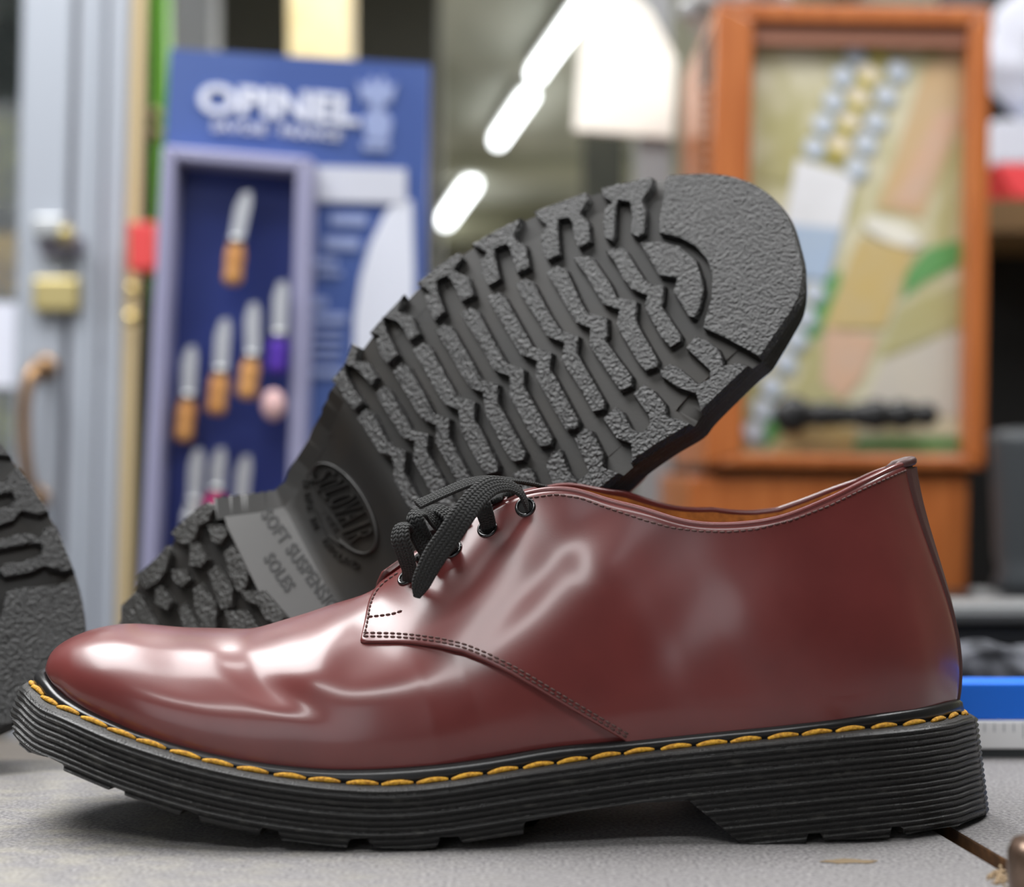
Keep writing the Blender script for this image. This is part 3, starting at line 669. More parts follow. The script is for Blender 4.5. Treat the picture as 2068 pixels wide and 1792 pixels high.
for org, pts in LUGS:
    q = []; on = []
    for x, y in pts:
        a, b = hit_sn(org[0]+x/org[2], org[1]+y/org[2]); q.append(a); on.append(b)
    # follow the rim between neighbours that both lie on it
    full = []
    for i in range(len(q)):
        full.append(q[i]); j = (i+1) % len(q)
        if on[i] and on[j]:
            a = int(((rring-q[i])**2).sum(1).argmin()); b = int(((rring-q[j])**2).sum(1).argmin()); n = len(rring)
            st = (b-a) % n; st = st if st < n/2 else st-n
            m = max(1, int(abs(st)/4))
            for k in range(1, m): full.append(rring[(a+int(st*k/m)) % n])
        else:
            L = np.linalg.norm(q[j]-q[i]); m = max(1, int(L/.0025))
            for k in range(1, m): full.append(q[i]+(q[j]-q[i])*k/m)
    full = np.array(full)
    if area2(full) < 0: full = full[::-1]
    keep = [0]
    for i in range(1, len(full)):
        if np.linalg.norm(full[i]-full[keep[-1]]) > .0004: keep.append(i)
    if np.linalg.norm(full[keep[-1]]-full[0]) < .0004: keep.pop()
    full = full[keep]
    t = np.roll(full, -1, 0)-full; t /= np.linalg.norm(t, axis=1)[:, None]; t0 = np.roll(t, 1, 0)
    nrm = t+t0; nrm /= np.linalg.norm(nrm, axis=1)[:, None]+1e-9; nrm = np.stack([-nrm[:, 1], nrm[:, 0]], 1)
    sc_ = 1/np.clip(np.abs((t*nrm).sum(1)*0+(np.stack([-t[:, 1], t[:, 0]], 1)*nrm).sum(1)), .6, 1)
    rings = [(full+nrm*(-.00035*sc_)[:, None], .0040), (full, .0009), (full+nrm*(.00012*sc_)[:, None], .0003), (full+nrm*(.00032*sc_)[:, None], .0)]
    V = []
    for r, dz in rings: V.append(np.c_[r, zfore(r[:, 0])+dz])
    V = np.concatenate(V); n = len(full); Fc = grid_faces(4, n, 0, True)
    try: pv, pf = cdt(rings[-1][0], .003)
    except Exception as e_: print('cdt', e_); continue
    b = len(V); V = np.r_[V, np.c_[pv, zfore(pv[:, 0])]]; Fc += [tuple(b+i for i in f) for f in pf]
    lg = link('tread_lug', toworld(V), Fc, M['rubber_heel'] if org is A9 else M['rubber_tread'], rear, True)
    bm = bmesh.new(); bm.from_mesh(lg.data); bmesh.ops.remove_doubles(bm, verts=bm.verts, dist=2e-5); bmesh.ops.recalc_face_normals(bm, faces=bm.faces); bm.to_mesh(lg.data); bm.free()
    smooth_by_angle(lg, 42)
# writing and the oval mark moulded into the sole
FONT_TMP = {}
def glyphs(txt, bold=.0, depth=.0, shear=0., spacing=1.):
    c = bpy.data.curves.new('txt', 'FONT'); c.body = txt; c.size = 1; c.offset = bold; c.shear = shear; c.space_character = spacing; c.resolution_u = 3
    o = bpy.data.objects.new('txt', c); COL.objects.link(o); bpy.context.view_layer.update()
    me = bpy.data.meshes.new_from_object(o.evaluated_get(bpy.context.evaluated_depsgraph_get()))
    v = np.array([tuple(q.co) for q in me.vertices]); f = [tuple(p.vertices) for p in me.polygons]
    bpy.data.objects.remove(o); bpy.data.curves.remove(c); bpy.data.meshes.remove(me)
    lo = v[:, :2].min(0); hi = v[:, :2].max(0); v[:, :2] = (v[:, :2]-lo)/(hi-lo)     # unit box
    return v[:, :2], f
def extr(V2, F2, a, b):     # front points a, back points b -> closed
    n = len(V2); cnt = {}
    for f in F2:
        for i in range(len(f)):
            e = (f[i], f[(i+1) % len(f)]); cnt[e] = 1
    side = [(i, j, n+j, n+i) for (i, j) in cnt if (j, i) not in cnt]
    return np.r_[a, b], list(F2)+[tuple(n+i for i in f[::-1]) for f in F2]+side
def mould(name, V2, F2, pxmap, fn, h, m, parent):
    q = np.array([hit(*pxmap(u, v), fn) for u, v in V2])
    a = toworld(np.c_[q, fn(q[:, 0])-h]); b = toworld(np.c_[q, fn(q[:, 0])+.0004])
    v, f = extr(V2, F2, a, b); return v, f
zr = zrootr
MB_t = MB()
def word(txt, p0, dx, dy, bold, fn, h, shear=0, spacing=1.):
    V2, F2 = glyphs(txt, bold, shear=shear, spacing=spacing)
    v, f = mould('t', V2, F2, lambda u, w_: (p0[0]+u*dx[0]+w_*dy[0], p0[1]+u*dx[1]+w_*dy[1]), fn, h, None, None)
    MB_t.add(v, f)
word('SOFT SUSPENSION', (526, 1042), (153, 219), (21, -18), .02, ztread, .0004, spacing=1.12)
word('SOLES', (531, 1130), (47, 68), (21, -16), .02, ztread, .0004, spacing=1.12)
M['mould_dark'] = mat('moulded_dark_lettering', (.012, .012, .012), .6)
link('sole_lettering', np.array(MB_t.v), MB_t.f, M['mould_dark'], rear, False)
MB_t = MB()
ang = math.radians(58.5); ax = np.array([math.cos(ang), math.sin(ang)]); ay = np.array([math.sin(ang), -math.cos(ang)]); oc = np.array([696., 1029.])
for k, ch in enumerate('SOLOVAIR'):
    u0 = -82+k*20.3; u1 = u0+15.5; um = (u0+u1)/2; hh = 37*math.sqrt(1-(um/106)**2); lo_ = -hh*.88 if k < 2 or k > 5 else -22; hi_ = hh*.95
    if ch == 'I': u0 += 5; u1 -= 5
    p0 = oc+ax*(u0-8)+ay*lo_; dx = ax*(u1-u0); dy = ay*(hi_-lo_)+ax*10
    word(ch, p0, dx, dy, -.006 if ch != 'O' else .0, zr, .0015)
for (cx, cy), a_, ch in (((618, 977), 84, 'M'), ((621, 998), 82, 'A'), ((624, 1012), 78, 'D'), ((627, 1026), 74, 'E'), ((632, 1048), 68, 'I'), ((637, 1061), 64, 'N'), ((659, 1094), 54, 'E'), ((667, 1105), 50, 'N'), ((677, 1116), 46, 'G'), ((689, 1126), 38, 'L'), ((698, 1131), 30, 'A'), ((710, 1137), 24, 'N'), ((722, 1142), 18, 'D')):
    r_ = math.radians(a_); d1 = np.array([math.cos(r_), math.sin(r_)]); d2 = np.array([math.sin(r_), -math.cos(r_)])
    sz = (4 if ch == 'I' else 10); word(ch, np.array([cx, cy])-d1*sz/2-d2*6.5, d1*sz, d2*13, -.01, zr, .0009)
for k, ch in enumerate('·ERR·'):
    p0 = np.array([649, 1035])+ax*(k*14.2); word(ch, p0+ay*0, ax*(8 if ch != '·' else 3), ay*(12 if ch != '·' else 3), 0, zr, .0004)
def mould_line(pts, wpx, h):
    p = resample(pts, 4); t = np.gradient(p, axis=0); t /= np.linalg.norm(t, axis=1)[:, None]; n = np.stack([-t[:, 1], t[:, 0]], 1); rows_ = []
    for k, hh in ((-1, -.0003), (-.6, .7), (0, 1), (.6, .7), (1, -.0003)):
        q = np.array([hit(*(a+b*k*wpx/2), zr) for a, b in zip(p, n)]); rows_.append(toworld(np.c_[q, zr(q[:, 0])-h*hh]))
    MB_t.add(np.concatenate(rows_), grid_faces(5, len(p)))
ell = lambda a: tuple(oc+ax*103*math.cos(a)+ay*46*math.sin(a))
mould_line([ell(a) for a in np.linspace(math.radians(-118)+0, math.radians(-118), 2)] if False else [ell(math.radians(a)) for a in range(-62, 222, 4)], 7, .0016)
mould_line([(656, 1024), (672, 1046), (690, 1070), (706, 1088)], 4, .0011)
mould_line([(639, 1032), (650, 1058), (666, 1083), (691, 1104)], 5, .0013)
mould_line([(620, 960), (655, 905), (664, 880), (672, 876)], 2.5, .0002)
link('sole_emblem', np.array(MB_t.v), MB_t.f, M['rubber_root'], rear, False)
# fringe of cut thread ends and little chips along the rear sole rim
# ------------------------------------------------------------------ third shoe at the left edge of the picture
def copy_tree(o, parent=None):
    c = o.copy(); COL.objects.link(c)
    if parent: c.parent = parent; c.matrix_parent_inverse = o.matrix_parent_inverse.copy()
    for ch in [q for q in bpy.data.objects if q.parent == o and q != c]: copy_tree(ch, c)
    return c
third = copy_tree(rear)
tag(third, 'black-soled shoe cut off by the left edge, standing toe down behind the front toe', 'shoe')
c1 = Vector(P(1420, 560, .115)); c2 = Vector(P(-60, 1300, .135))
m3 = Matrix.Translation(c2) @ Matrix.Rotation(math.radians(75), 4, 'Y') @ Matrix.Translation(-c1)
third.matrix_basis = m3 @ rear.matrix_basis
#--ROOM--
# ------------------------------------------------------------------ workbench
def Pz(px, py, z):
    d = ray(px, py); return CAM+d*((z-CAM[2])/d[2])
def bench_mat():
    m = bpy.data.materials.new('grey_speckled_bench'); m.use_nodes = True; nt = m.node_tree; b = nt.nodes['Principled BSDF']; b.inputs['Roughness'].default_value = .62
    tc = nt.nodes.new('ShaderNodeTexCoord'); L = nt.links
    def noise(scale, det, st=(1, 1, 1)):
        mp = nt.nodes.new('ShaderNodeMapping'); mp.inputs['Scale'].default_value = st; L.new(tc.outputs['Object'], mp.inputs[0])
        n = nt.nodes.new('ShaderNodeTexNoise'); n.inputs['Scale'].default_value = scale; n.inputs['Detail'].default_value = det; L.new(mp.outputs[0], n.inputs['Vector']); return n.outputs[0]
    def mix(f, a, c):
        x = nt.nodes.new('ShaderNodeMix'); x.data_type = 'RGBA'; L.new(f, x.inputs[0])
        for k, q in ((6, a), (7, c)):
            if isinstance(q, tuple): x.inputs[k].default_value = (*q, 1)
            else: L.new(q, x.inputs[k])
        return x.outputs[2]
    def rng(f, a, c, lo=0, hi=1):
        r = nt.nodes.new('ShaderNodeMapRange'); r.inputs[1].default_value = a; r.inputs[2].default_value = c; r.inputs[3].default_value = lo; r.inputs[4].default_value = hi; L.new(f, r.inputs[0]); return r.outputs[0]
    c = mix(rng(noise(750, 3), .38, .64), rgb(102, 100, 102), rgb(150, 147, 147))
    c = mix(rng(noise(90, 5, (.6, 1, 1)), .45, .75, 0, .35), c, rgb(120, 118, 116))
    sx = nt.nodes.new('ShaderNodeSeparateXYZ'); L.new(tc.outputs['Object'], sx.inputs[0])
    left = rng(sx.outputs[0], .02, -.14)
    mm = nt.nodes.new('ShaderNodeMath'); mm.operation = 'MULTIPLY'; L.new(left, mm.inputs[0]); L.new(rng(noise(120, 9, (.6, 1.3, 1)), .42, .85, 0, .55), mm.inputs[1])
    c = mix(mm.outputs[0], c, rgb(172, 166, 144)); L.new(c, b.inputs['Base Color'])
    bp = nt.nodes.new('ShaderNodeBump'); bp.inputs['Strength'].default_value = .35; bp.inputs['Distance'].default_value = .0004; L.new(noise(1500, 3), bp.inputs['Height']); L.new(bp.outputs[0], b.inputs['Normal'])
    return m
M['bench'] = bench_mat(); M['bench_edge'] = mat('worn_board_edge', rgb(120, 84, 50), .8, noise=(120, rgb(60, 42, 30), 4, .35, .7, (1, 1, 1)))
def board(name, quad, z0, z1, label):
    mb = MB(); a = [(x, y, z1) for x, y in quad]; b = [(x, y, z0) for x, y in quad]; mb.add(a+b, [(0, 1, 2, 3)], 0); mb.f += [(7, 6, 5, 4), (0, 4, 5, 1), (1, 5, 6, 2), (2, 6, 7, 3), (3, 7, 4, 0)]; mb.m += [1]*5
    o = link(name, np.array(mb.v), mb.f, [M['bench'], M['bench_edge']], None, False, mb.m)
    bv = o.modifiers.new('bevel', 'BEVEL'); bv.width = .0008; bv.segments = 2; bv.limit_method = 'ANGLE'
    return tag(o, label, 'workbench')
gl = lambda y: .1411-.118*(y-.008); gr = lambda y: .1478-.118*(y-.0134)
board('workbench_top', [(-.62, -.40), (gl(-.40), -.40), (gl(.150), .150), (-.62, .150)], -.035, 0, 'grey speckled workbench board with beige worn patches, carrying the shoes')
board('workbench_top', [(gr(-.40), -.40), (.66, -.40), (.66, .185), (gr(.185), .185)], -.035, 0, 'narrow right-hand grey bench board beyond the dark gap')
mb = MB(); mb.box((-.60, -.36, -.9), (-.54, -.30, -.035)); mb.box((.58, -.36, -.9), (.64, -.30, -.035)); mb.box((-.60, .08, -.9), (-.54, .14, -.035)); mb.box((.58, .12, -.9), (.64, .18, -.035)); mb.box((-.6, -.36, -.10), (.64, .14, -.0355))
M['dark_steel'] = mat('dark_bench_steel', (.03, .032, .034), .45, metal=.6)
tag(mb.build('bench_stand', M['dark_steel']), 'dark steel frame carrying both grey bench boards', 'workbench')
# stains, crumbs and the metal peg at the lower right corner
M['glue'] = mat('brown_stain', rgb(128, 110, 84), .7)
mb = MB(); c = Pz(1714, 1741, 0); mb.add([(c[0]+.0085*math.cos(a*.35)*(1+.18*math.sin(a*2.1)), c[1]+.0026*math.sin(a*.35)*(1+.3*math.sin(a*1.7)), .0002) for a in range(18)], [tuple(range(18))])
tag(mb.build('stain', M['glue']), 'small brown smear on the grey board in front of the heel', 'stain')
M['peg'] = mat('worn_brown_metal', rgb(132, 112, 98), .32, metal=.75, noise=(140, rgb(84, 66, 54), 4, .35, .7, (1, 1, 1)), bump=('noise', 300, .3, .0006))
pc = Pz(2118, 1830, 0); mb = MB(); mb.lathe((pc[0], pc[1], 0), [(.0085, 0), (.0105, .002), (.0110, .009), (.0108, .0145), (.0095, .0175), (.006, .0188), (.0005, .0190)], 32)
pg = mb.build('clamp_peg', M['peg'], smooth=True); tag(pg, 'rounded worn metal clamp peg at the lower right corner of the bench', 'clamp')
M['crumb'] = mat('sawdust', rgb(150, 128, 100), .9)
mb = MB()
for k in range(60):
    q = Pz(2022+random.gauss(0, 12), 1775+random.gauss(0, 10), 0); mb.ball((q[0], q[1], .0004), random.uniform(.0003, .0009), n=3)
tag(mb.build('sawdust', M['crumb']), 'little heap of pale crumbs beside the metal peg', 'sawdust', kind='stuff')
# blue and white spirit-level-like bar at the back right of the bench
M['blue'] = mat('bright_blue', rgb(8, 112, 232), .4); M['white'] = mat('white_plastic', rgb(240, 241, 242), .4); M['grey_l'] = mat('pale_grey_print', rgb(176, 180, 184), .5); M['dk'] = mat('dark_grey_plastic', rgb(62, 66, 68), .5)
bx = empty('measuring_bar', (.30, .16, 0), 'bright blue and white bar lying behind the shoe heel at the back of the bench', 'ruler')
z = lambda py: P(2000, py, .155)[2]
mb = MB(); mb.box((.140, .155, z(1455)), (.42, .175, z(1381))); mb.build('blue_top', M['blue'], bx, bevel=.001)
mb = MB(); mb.box((.140, .153, z(1512)), (.42, .177, z(1455))); mb.build('white_face', M['white'], bx, bevel=.0008)
mb = MB(); mb.box((.140, .155, 0), (.42, .175, z(1512))); mb.build('dark_foot', M['dk'], bx)
mb = MB()
for k in range(70):
    x = .15+k*.004; h = .0035 if k % 5 else .006; mb.box((x, .1528, z(1460)-h), (x+.0005, .1531, z(1460)))
mb.build('scale_marks', M['grey_l'], bx)

# ------------------------------------------------------------------ the room
M['floor'] = mat('shop_floor', rgb(165, 160, 150), .6, noise=(6, rgb(130, 126, 118), 4, .4, .6, (1, 1, 1)))
M['ceil'] = mat('grey_ceiling', rgb(190, 192, 180), .8, noise=(.9, rgb(140, 143, 130), 2, .4, .65, (1.6, .5, 1)))
M['wall'] = mat('olive_grey_wall', rgb(128, 126, 104), .85, noise=(1.6, rgb(84, 84, 66), 3, .35, .65, (1, 1, 1)))
M['wall_d'] = mat('dark_olive_wall', rgb(70, 70, 56), .85, noise=(3, rgb(36, 38, 32), 3, .4, .6, (1, 1, 1)))
ZC = 1.86; M['grey_w'] = mat('added_window_paint', rgb(170, 172, 174), .5)
def struct(name, lo, hi, m, label=None):
    mb = MB(); mb.box(lo, hi); o = mb.build(name, m); o['kind'] = 'structure'; return o
struct('floor', (-2.4, -2.6, -1.0), (2.9, 14.2, -.9), M['floor'])
struct('ceiling', (-2.4, -2.6, ZC), (2.9, 14.2, ZC+.1), M['ceil'])
struct('wall_left', (-2.5, -2.6, -.9), (-2.3, 14.0, ZC), M['wall_d'])
struct('wall_right', (2.8, -2.6, -.9), (3.0, 14.0, ZC), M['wall'])
struct('wall_back', (-2.3, 14.0, -.9), (2.8, 14.2, ZC), M['wall'])
M['beam'] = mat('pale_beam', rgb(176, 178, 160), .8)
# unseen front wall added behind the viewer; its left window opening shapes reflections
struct('added_wall_front', (-.2, -2.7, -.9), (2.8, -2.6, ZC), M['wall_d']); struct('added_wall_front', (-2.3, -2.7, -.9), (-.2, -2.6, -.1), M['wall_d']); struct('added_wall_front', (-2.3, -2.7, 1.6), (-.2, -2.6, ZC), M['wall_d'])
wf = MB()
for x in (-2.3, -1.26, -.24): wf.box((x, -2.68, -.1), (x+.05, -2.62, 1.6))
wf.box((-2.3, -2.68, 1.55), (-.2, -2.62, 1.6)); wf.box((-2.3, -2.68, -.1), (-.2, -2.62, -.05)); wo = wf.build('added_window_1', M['grey_w']); wo['kind'] = 'structure'
d9 = Pz(900, 330, 1.80)[1]; struct('trim_1', (-2.3, d9, 1.78), (2.8, d9+.5, ZC), M['beam'])
d9 = Pz(900, 455, 1.72)[1]; struct('trim_2', (-2.3, d9, 1.62), (2.8, d9+.3, ZC), M['wall'])
# ceiling lamps: tubes in view, then unseen ones placed to brighten the scene
M['lamp_white'] = mat('lamp_housing', rgb(205, 205, 200), .5)
M['lamp_lit'] = mat('lit_tube', (1, 1, 1), .5, emit=((.93, .97, 1.), 9.))
M['lamp_far'] = mat('lit_far_tube', (1, 1, 1), .5, emit=((.93, .97, 1.), 7.))
def tube_lamp(a, b, wd, lab):
    a = np.array(a); b = np.array(b); d = (b-a)/np.linalg.norm(b-a); s_ = np.array([d[1], -d[0], 0])*wd/2
    t = empty('ceiling_lamp', tuple((a+b)/2+np.array([0, 0, .06])), lab, 'ceiling lamp', 'tube lamps on the ceiling')
    up = np.array([0, 0, 1.]); mb = MB(); mb.hexa([a-s_*1.3+up*.02, a+s_*1.3+up*.02, a+s_*1.3+up*(ZC-a[2]), a-s_*1.3+up*(ZC-a[2])], [b-s_*1.3+up*.02, b+s_*1.3+up*.02, b+s_*1.3+up*(ZC-a[2]), b-s_*1.3+up*(ZC-a[2])]); mb.build('housing', M['lamp_white'], t)
    mb = MB(); mb.tube([a, b], wd/2, 16); mb.build('tube', M['lamp_far'], t, smooth=True)
tube_lamp(Pz(1222, -45, 1.78), Pz(1082, 152, 1.78), .055, 'nearest glowing tube lamp, cut by the top edge of the picture')
tube_lamp(Pz(1070, 192, 1.78), Pz(1006, 285, 1.78), .055, 'middle glowing tube lamp, right behind the nearest one')
tube_lamp(Pz(953, 372, 1.75), Pz(891, 458, 1.75), .075, 'farthest and shortest-looking glowing tube lamp, just right of the blue board')
for k, (loc, size, pw) in enumerate(LAMPS):
    t = empty('ceiling_lamp', (loc[0], loc[1], loc[2]), 'unseen square-edged ceiling lamp, placed out of the picture to light the scene', 'ceiling lamp', 'unseen lamps placed for light')
    mb = MB(); sx_, sy_ = size[0]/2+.02, size[1]/2+.02; mb.box((loc[0]-sx_, loc[1]-sy_, loc[2]-.02), (loc[0]+sx_, loc[1]+sy_, loc[2]+.04)); mb.build('housing', M['lamp_white'], t)
    for q in (-1, 1):
        mb = MB(); mb.tube([(loc[0], loc[1]+q*size[1]*.35, loc[2]+.04), (loc[0], loc[1]+q*size[1]*.35, ZC)], .006, 8)
        mb.build('hanger', M['dark_steel'], t)

# ------------------------------------------------------------------ door on the left
M['door'] = mat('grey_blue_door_paint', rgb(150, 156, 166), .45); M['groove'] = mat('dark_groove', rgb(96, 92, 104), .6); M['beige'] = mat('beige_trim', rgb(188, 168, 128), .6)
M['brass'] = mat('brass', rgb(172, 158, 108), .35, metal=.6); M['old_brass'] = mat('old_brass', rgb(150, 118, 84), .35, metal=.8); M['steel'] = mat('brushed_steel', rgb(170, 172, 174), .35, metal=.8)
YD = 1.5
def zat(py, Y): return P(1034, py, Y)[2]
def down(pix, Y, th, mi=0, mb=None):    # an upright member from the top of the room to the floor following two picture edges
    (x0, x1), (x2, x3) = pix; mb = mb or MB()
    k = lambda xa, xb, py: xa+(xb-xa)*py/1200.
    a = []
    for py in (-260, 1900): a.append((P(k(x0, x2, py), py, Y), P(k(x1, x3, py), py, Y)))
    def ext(p, q, zz): t = (zz-p[2])/(q[2]-p[2]); return p+(q-p)*t
    tl, tr_ = ext(a[0][0], a[1][0], ZC-.001), ext(a[0][1], a[1][1], ZC-.001); bl, br = ext(a[0][0], a[1][0], -.9), ext(a[0][1], a[1][1], -.9)
    o = np.array([0, th, 0]); mb.hexa([bl, br, tr_, tl], [bl+o, br+o, tr_+o, tl+o], mi); return mb
dr = empty('door_1', tuple(P(90, 1800, YD)), 'pale grey-blue door with brass pull handle and locks', 'door'); dr['kind'] = 'structure'
down(((44, 148), (18, 110)), YD, .05).build('door_stile', M['door'], dr, bevel=.004)
down(((146, 160), (106, 126)), YD+.015, .03).build('door_gap', M['groove'], dr)
mb = MB(); mb.slab([(66, 436), (128, 436), (128, 478), (66, 478)], YD-.03, .03); mb.slab([(72, 478), (165, 478), (165, 512), (80, 512)], YD-.018, .018, 1)
lk = mb.build('rim_lock', [M['steel'], M['groove']], dr, bevel=.003)
mb = MB(); c = P(133, 475, YD-.04); mb.ball(c, .012); mb.build('lock_glint', M['brass'], lk, smooth=True)  # ball stands in for the bright gold highlight on the lock
mb = MB(); mb.slab([(64, 560), (160, 560), (158, 628), (64, 628)], YD-.02, .02); mb.build('brass_lock', M['brass'], dr, bevel=.004)
hp = [P(92, 742, YD-.005), P(80, 738, YD-.04), P(62, 760, YD-.055), P(51, 800, YD-.06), P(48, 850, YD-.06), P(50, 920, YD-.06), P(58, 975, YD-.055), P(70, 1000, YD-.04), P(76, 1008, YD-.005)]
mb = MB(); mb.tube(catmull(hp, 8), .0085, 12); mb.ball(P(92, 742, YD-.004), .016, sc=(1, .5, 1)); mb.ball(P(76, 1008, YD-.004), .016, sc=(1, .5, 1)); mb.build('pull_handle', M['old_brass'], dr, smooth=True)
fr = empty('door_frame', tuple(P(200, 1800, YD)), 'grey door jamb with fluted mouldings and a beige edge', 'door frame'); fr['kind'] = 'structure'; fr.name = 'trim_3'
down(((160, 200), (126, 170)), YD-.005, .02).build('jamb', M['door'], fr, bevel=.004)
down(((198, 212), (168, 186)), YD-.015, .03).build('bead', M['door'], fr, bevel=.006)
down(((212, 262), (186, 232)), YD-.002, .02).build('jamb', M['door'], fr, bevel=.004)
down(((262, 294), (232, 262)), YD+.01, .006).build('beige_edge', M['beige'], fr, bevel=.004)
M['glass'] = mat('door_glass', (.9, .95, .92), .02, trans=1.); 
mb = MB(); a0 = P(30, 900, YD+.02); mb.box((a0[0]-.9, a0[1], -.5), (a0[0]+.01, a0[1]+.006, ZC-.01)); mb.build('glass_pane', M['glass'], dr)
mb = MB(); mb.box((a0[0]-.9, a0[1]-.02, -.9), (a0[0]+.01, a0[1]+.03, -.5)); mb.build('kick_panel', M['door'], dr)
M['paper'] = mat('white_paper', rgb(204, 207, 220), .7)
mb = MB(); mb.slab([(-60, 608), (37, 612), (36, 782), (-60, 782)], YD+.010, .002); tag(mb.build('paper_notice', M['paper']), 'white sheet stuck on the door glass at the left edge', 'paper')
M['ybox'] = mat('ochre_card', rgb(190, 150, 60), .7, noise=(14, rgb(110, 80, 30), 3, .4, .6, (1, 1, 1)))
shl = empty('shelf_unit', tuple(P(-60, 1500, 2.3)), 'dark shelf unit seen through the door glass at the left edge', 'shelf')
for py in (410, 590, 960):
    mb = MB(); mb.slab([(-300, py), (60, py), (60, py+18), (-300, py+18)], 2.2, .3); mb.build('shelf_board', M['dark_steel'], shl)
mb = MB(); q0 = P(62, 500, 2.2); q1 = P(-300, 500, 2.2); mb.box((q1[0]-.02, 2.2, -.9), (q1[0], 2.5, 1.2)); mb.box((q0[0], 2.2, -.9), (q0[0]+.02, 2.5, 1.2)); mb.box((q1[0], 2.5, -.9), (q0[0], 2.52, 1.2)); mb.build('case', M['dark_steel'], shl)
M['green_plastic'] = mat('green_plastic', rgb(112, 184, 52), .5); M['olive'] = mat('olive_cloth', rgb(112, 112, 60), .9, noise=(20, rgb(60, 60, 36), 3, .4, .6, (1, 1, 1)))
mb = MB(); mb.slab([(-80, 470), (45, 470), (45, 590), (-80, 590)], 2.25, .12); tag(mb.build('cardboard_box', M['ybox']), 'ochre box on a shelf behind the door glass, above the white sheet', 'box')
mb = MB(); b = P(0, 900, 2.3); mb.ball((b[0]-.02, b[1]+.02, zat(960, 2.2)+.074), .075, sc=(1, .7, .9)); tag(mb.build('cloth_bundle', M['olive'], smooth=True), 'olive bundle on the shelf behind the door glass, below the white sheet', 'cloth')
mb = MB(); mb.slab([(-60, 230), (60, 215), (60, 410), (-60, 410)], 2.3, .1); tag(mb.build('storage_box', M['olive']), 'dull green box on the top shelf behind the door glass', 'box')

# dark wall stub and things between the jamb and the blue display
mb = MB(); down(((284, 340), (262, 340)), 2.6, .05, mb=mb); tag(mb.build('dark_cupboard', M['wall_d']), 'dark olive cupboard side in the gap right of the door frame', 'cupboard')
mb = down(((303, 336), (318, 350)), 1.62, .03); tag(mb.build('green_pole', M['green_plastic']), 'bright green upright pole left of the blue display board', 'pole')
M['red'] = mat('red_plastic', rgb(196, 54, 54), .5)
mb = MB(); mb.slab([(258, 449), (314, 447), (314, 545), (258, 548)], 1.44, .04); tag(mb.build('red_box', M['red'], bevel=.003), 'small red box fixed to the beige edge of the door frame', 'box')
M['gold'] = mat('gold_metal', rgb(226, 200, 130), .2, metal=.6)
for px, py, Y, lab in ((268, 584, 1.46, 'round brass ball standing for a glint just below the red box'), (263, 642, 1.46, 'second brass ball standing for a glint lower down the beige edge'), (313, 231, 1.613, 'upper pale ball standing for a glint on the green pole'), (314, 268, 1.613, 'lower pale ball standing for a glint on the green pole')):
    mb = MB(); mb.ball(P(px, py, Y), .009); tag(mb.build('glint_ball', M['gold'] if Y < 1.5 else M['beige'], smooth=True), lab, 'knob')  # small balls stand in for golden glints, pale coloured on the green pole
M['cream'] = mat('cream_column', rgb(238, 218, 168), .6, noise=(5, rgb(226, 200, 140), 2, .4, .6, (1, 1, 1)))
tag(down(((583, 697), (583, 697)), 2.7, .2).build('column', M['cream']), 'cream square column rising behind the blue display board', 'column')
M['grey'] = mat('grey_metal', rgb(140, 142, 144), .5)
tag(down(((345, 428), (345, 428)), 3.0, .1).build('grey_upright', M['grey']), 'grey upright panel at the top left of the blue board', 'panel')
M['black_cloth'] = mat('dark_grey_cloth', rgb(112, 112, 108), .85)
tag(down(((425, 886), (425, 886)), 4.6, .15).build('dark_partition', M['black_cloth']), 'tall dark partition behind the cream column', 'partition')
# ------------------------------------------------------------------ blue knife display
CT = -.16
M['counter'] = mat('counter_laminate', rgb(90, 84, 78), .5)
mb = MB(); mb.box((-.75, .66, -.9), (.05, 1.15, CT)); tag(mb.build('counter', M['counter'], bevel=.004), 'low grey counter carrying the blue display board', 'counter')
M['bd'] = mat('blue_board', rgb(64, 88, 152), .45, noise=(7, rgb(74, 98, 160), 2, .4, .6, (1, 1, 1))); M['navy'] = mat('navy_panel', rgb(46, 60, 126), .35); M['lav'] = mat('lavender_frame', rgb(158, 158, 190), .4)
M['print_w'] = mat('white_print', rgb(222, 226, 240), .5); M['print_l'] = mat('pale_blue_print', rgb(150, 164, 206), .5)
Y0 = .90
ds = empty('display_stand', tuple(P(560, 1600, Y0)), 'blue knife display stand with white lettering and a glazed case', 'display')
def YB(px): return Y0+(px-343)*.00010
def toCT(px, py, Y): return P(px, py, Y)
def bslab(pix, off, th, m, name, parent, bevel=0):
    mb = MB(); mb.slab(pix, [YB(p[0])-off for p in pix], th); return mb.build(name, m, parent, bevel=bevel)
yb = 942+(.12-CT)*3200/(Y0+.5+.05)-8
bslab([(343, 98), (868, 130), (838, yb), (262, yb)], 0, .02, M['bd'], 'back_board', ds)
cs = [(326, 292), (632, 318), (596, yb), (262, yb)]; ci = [(354, 324), (597, 346), (566, yb-30), (292, yb-30)]
mb = MB()
for i in range(4):
    j = (i+1) % 4; A = [cs[i], cs[j], ci[j], ci[i]]; mb.slab(A, [YB(p[0])-.035 for p in A], .035)
mb.build('case_frame', M['lav'], ds, bevel=.003)
bslab(ci, .003, .003, M['navy'], 'case_back', ds)
def flat_word(txt, p0, dx, dy, bold, m, parent, name):
    V2, F2 = glyphs(txt, bold); n = 0
    q = [(p0[0]+u*dx[0]+w_*dy[0], p0[1]+u*dx[1]+w_*dy[1]) for u, w_ in V2]
    a = np.array([P(x, y, YB(x)-.003) for x, y in q]); b = np.array([P(x, y, YB(x)+.0) for x, y in q])
    v, f = extr(V2, F2, a, b); return link(name, v, f, m, parent, False)
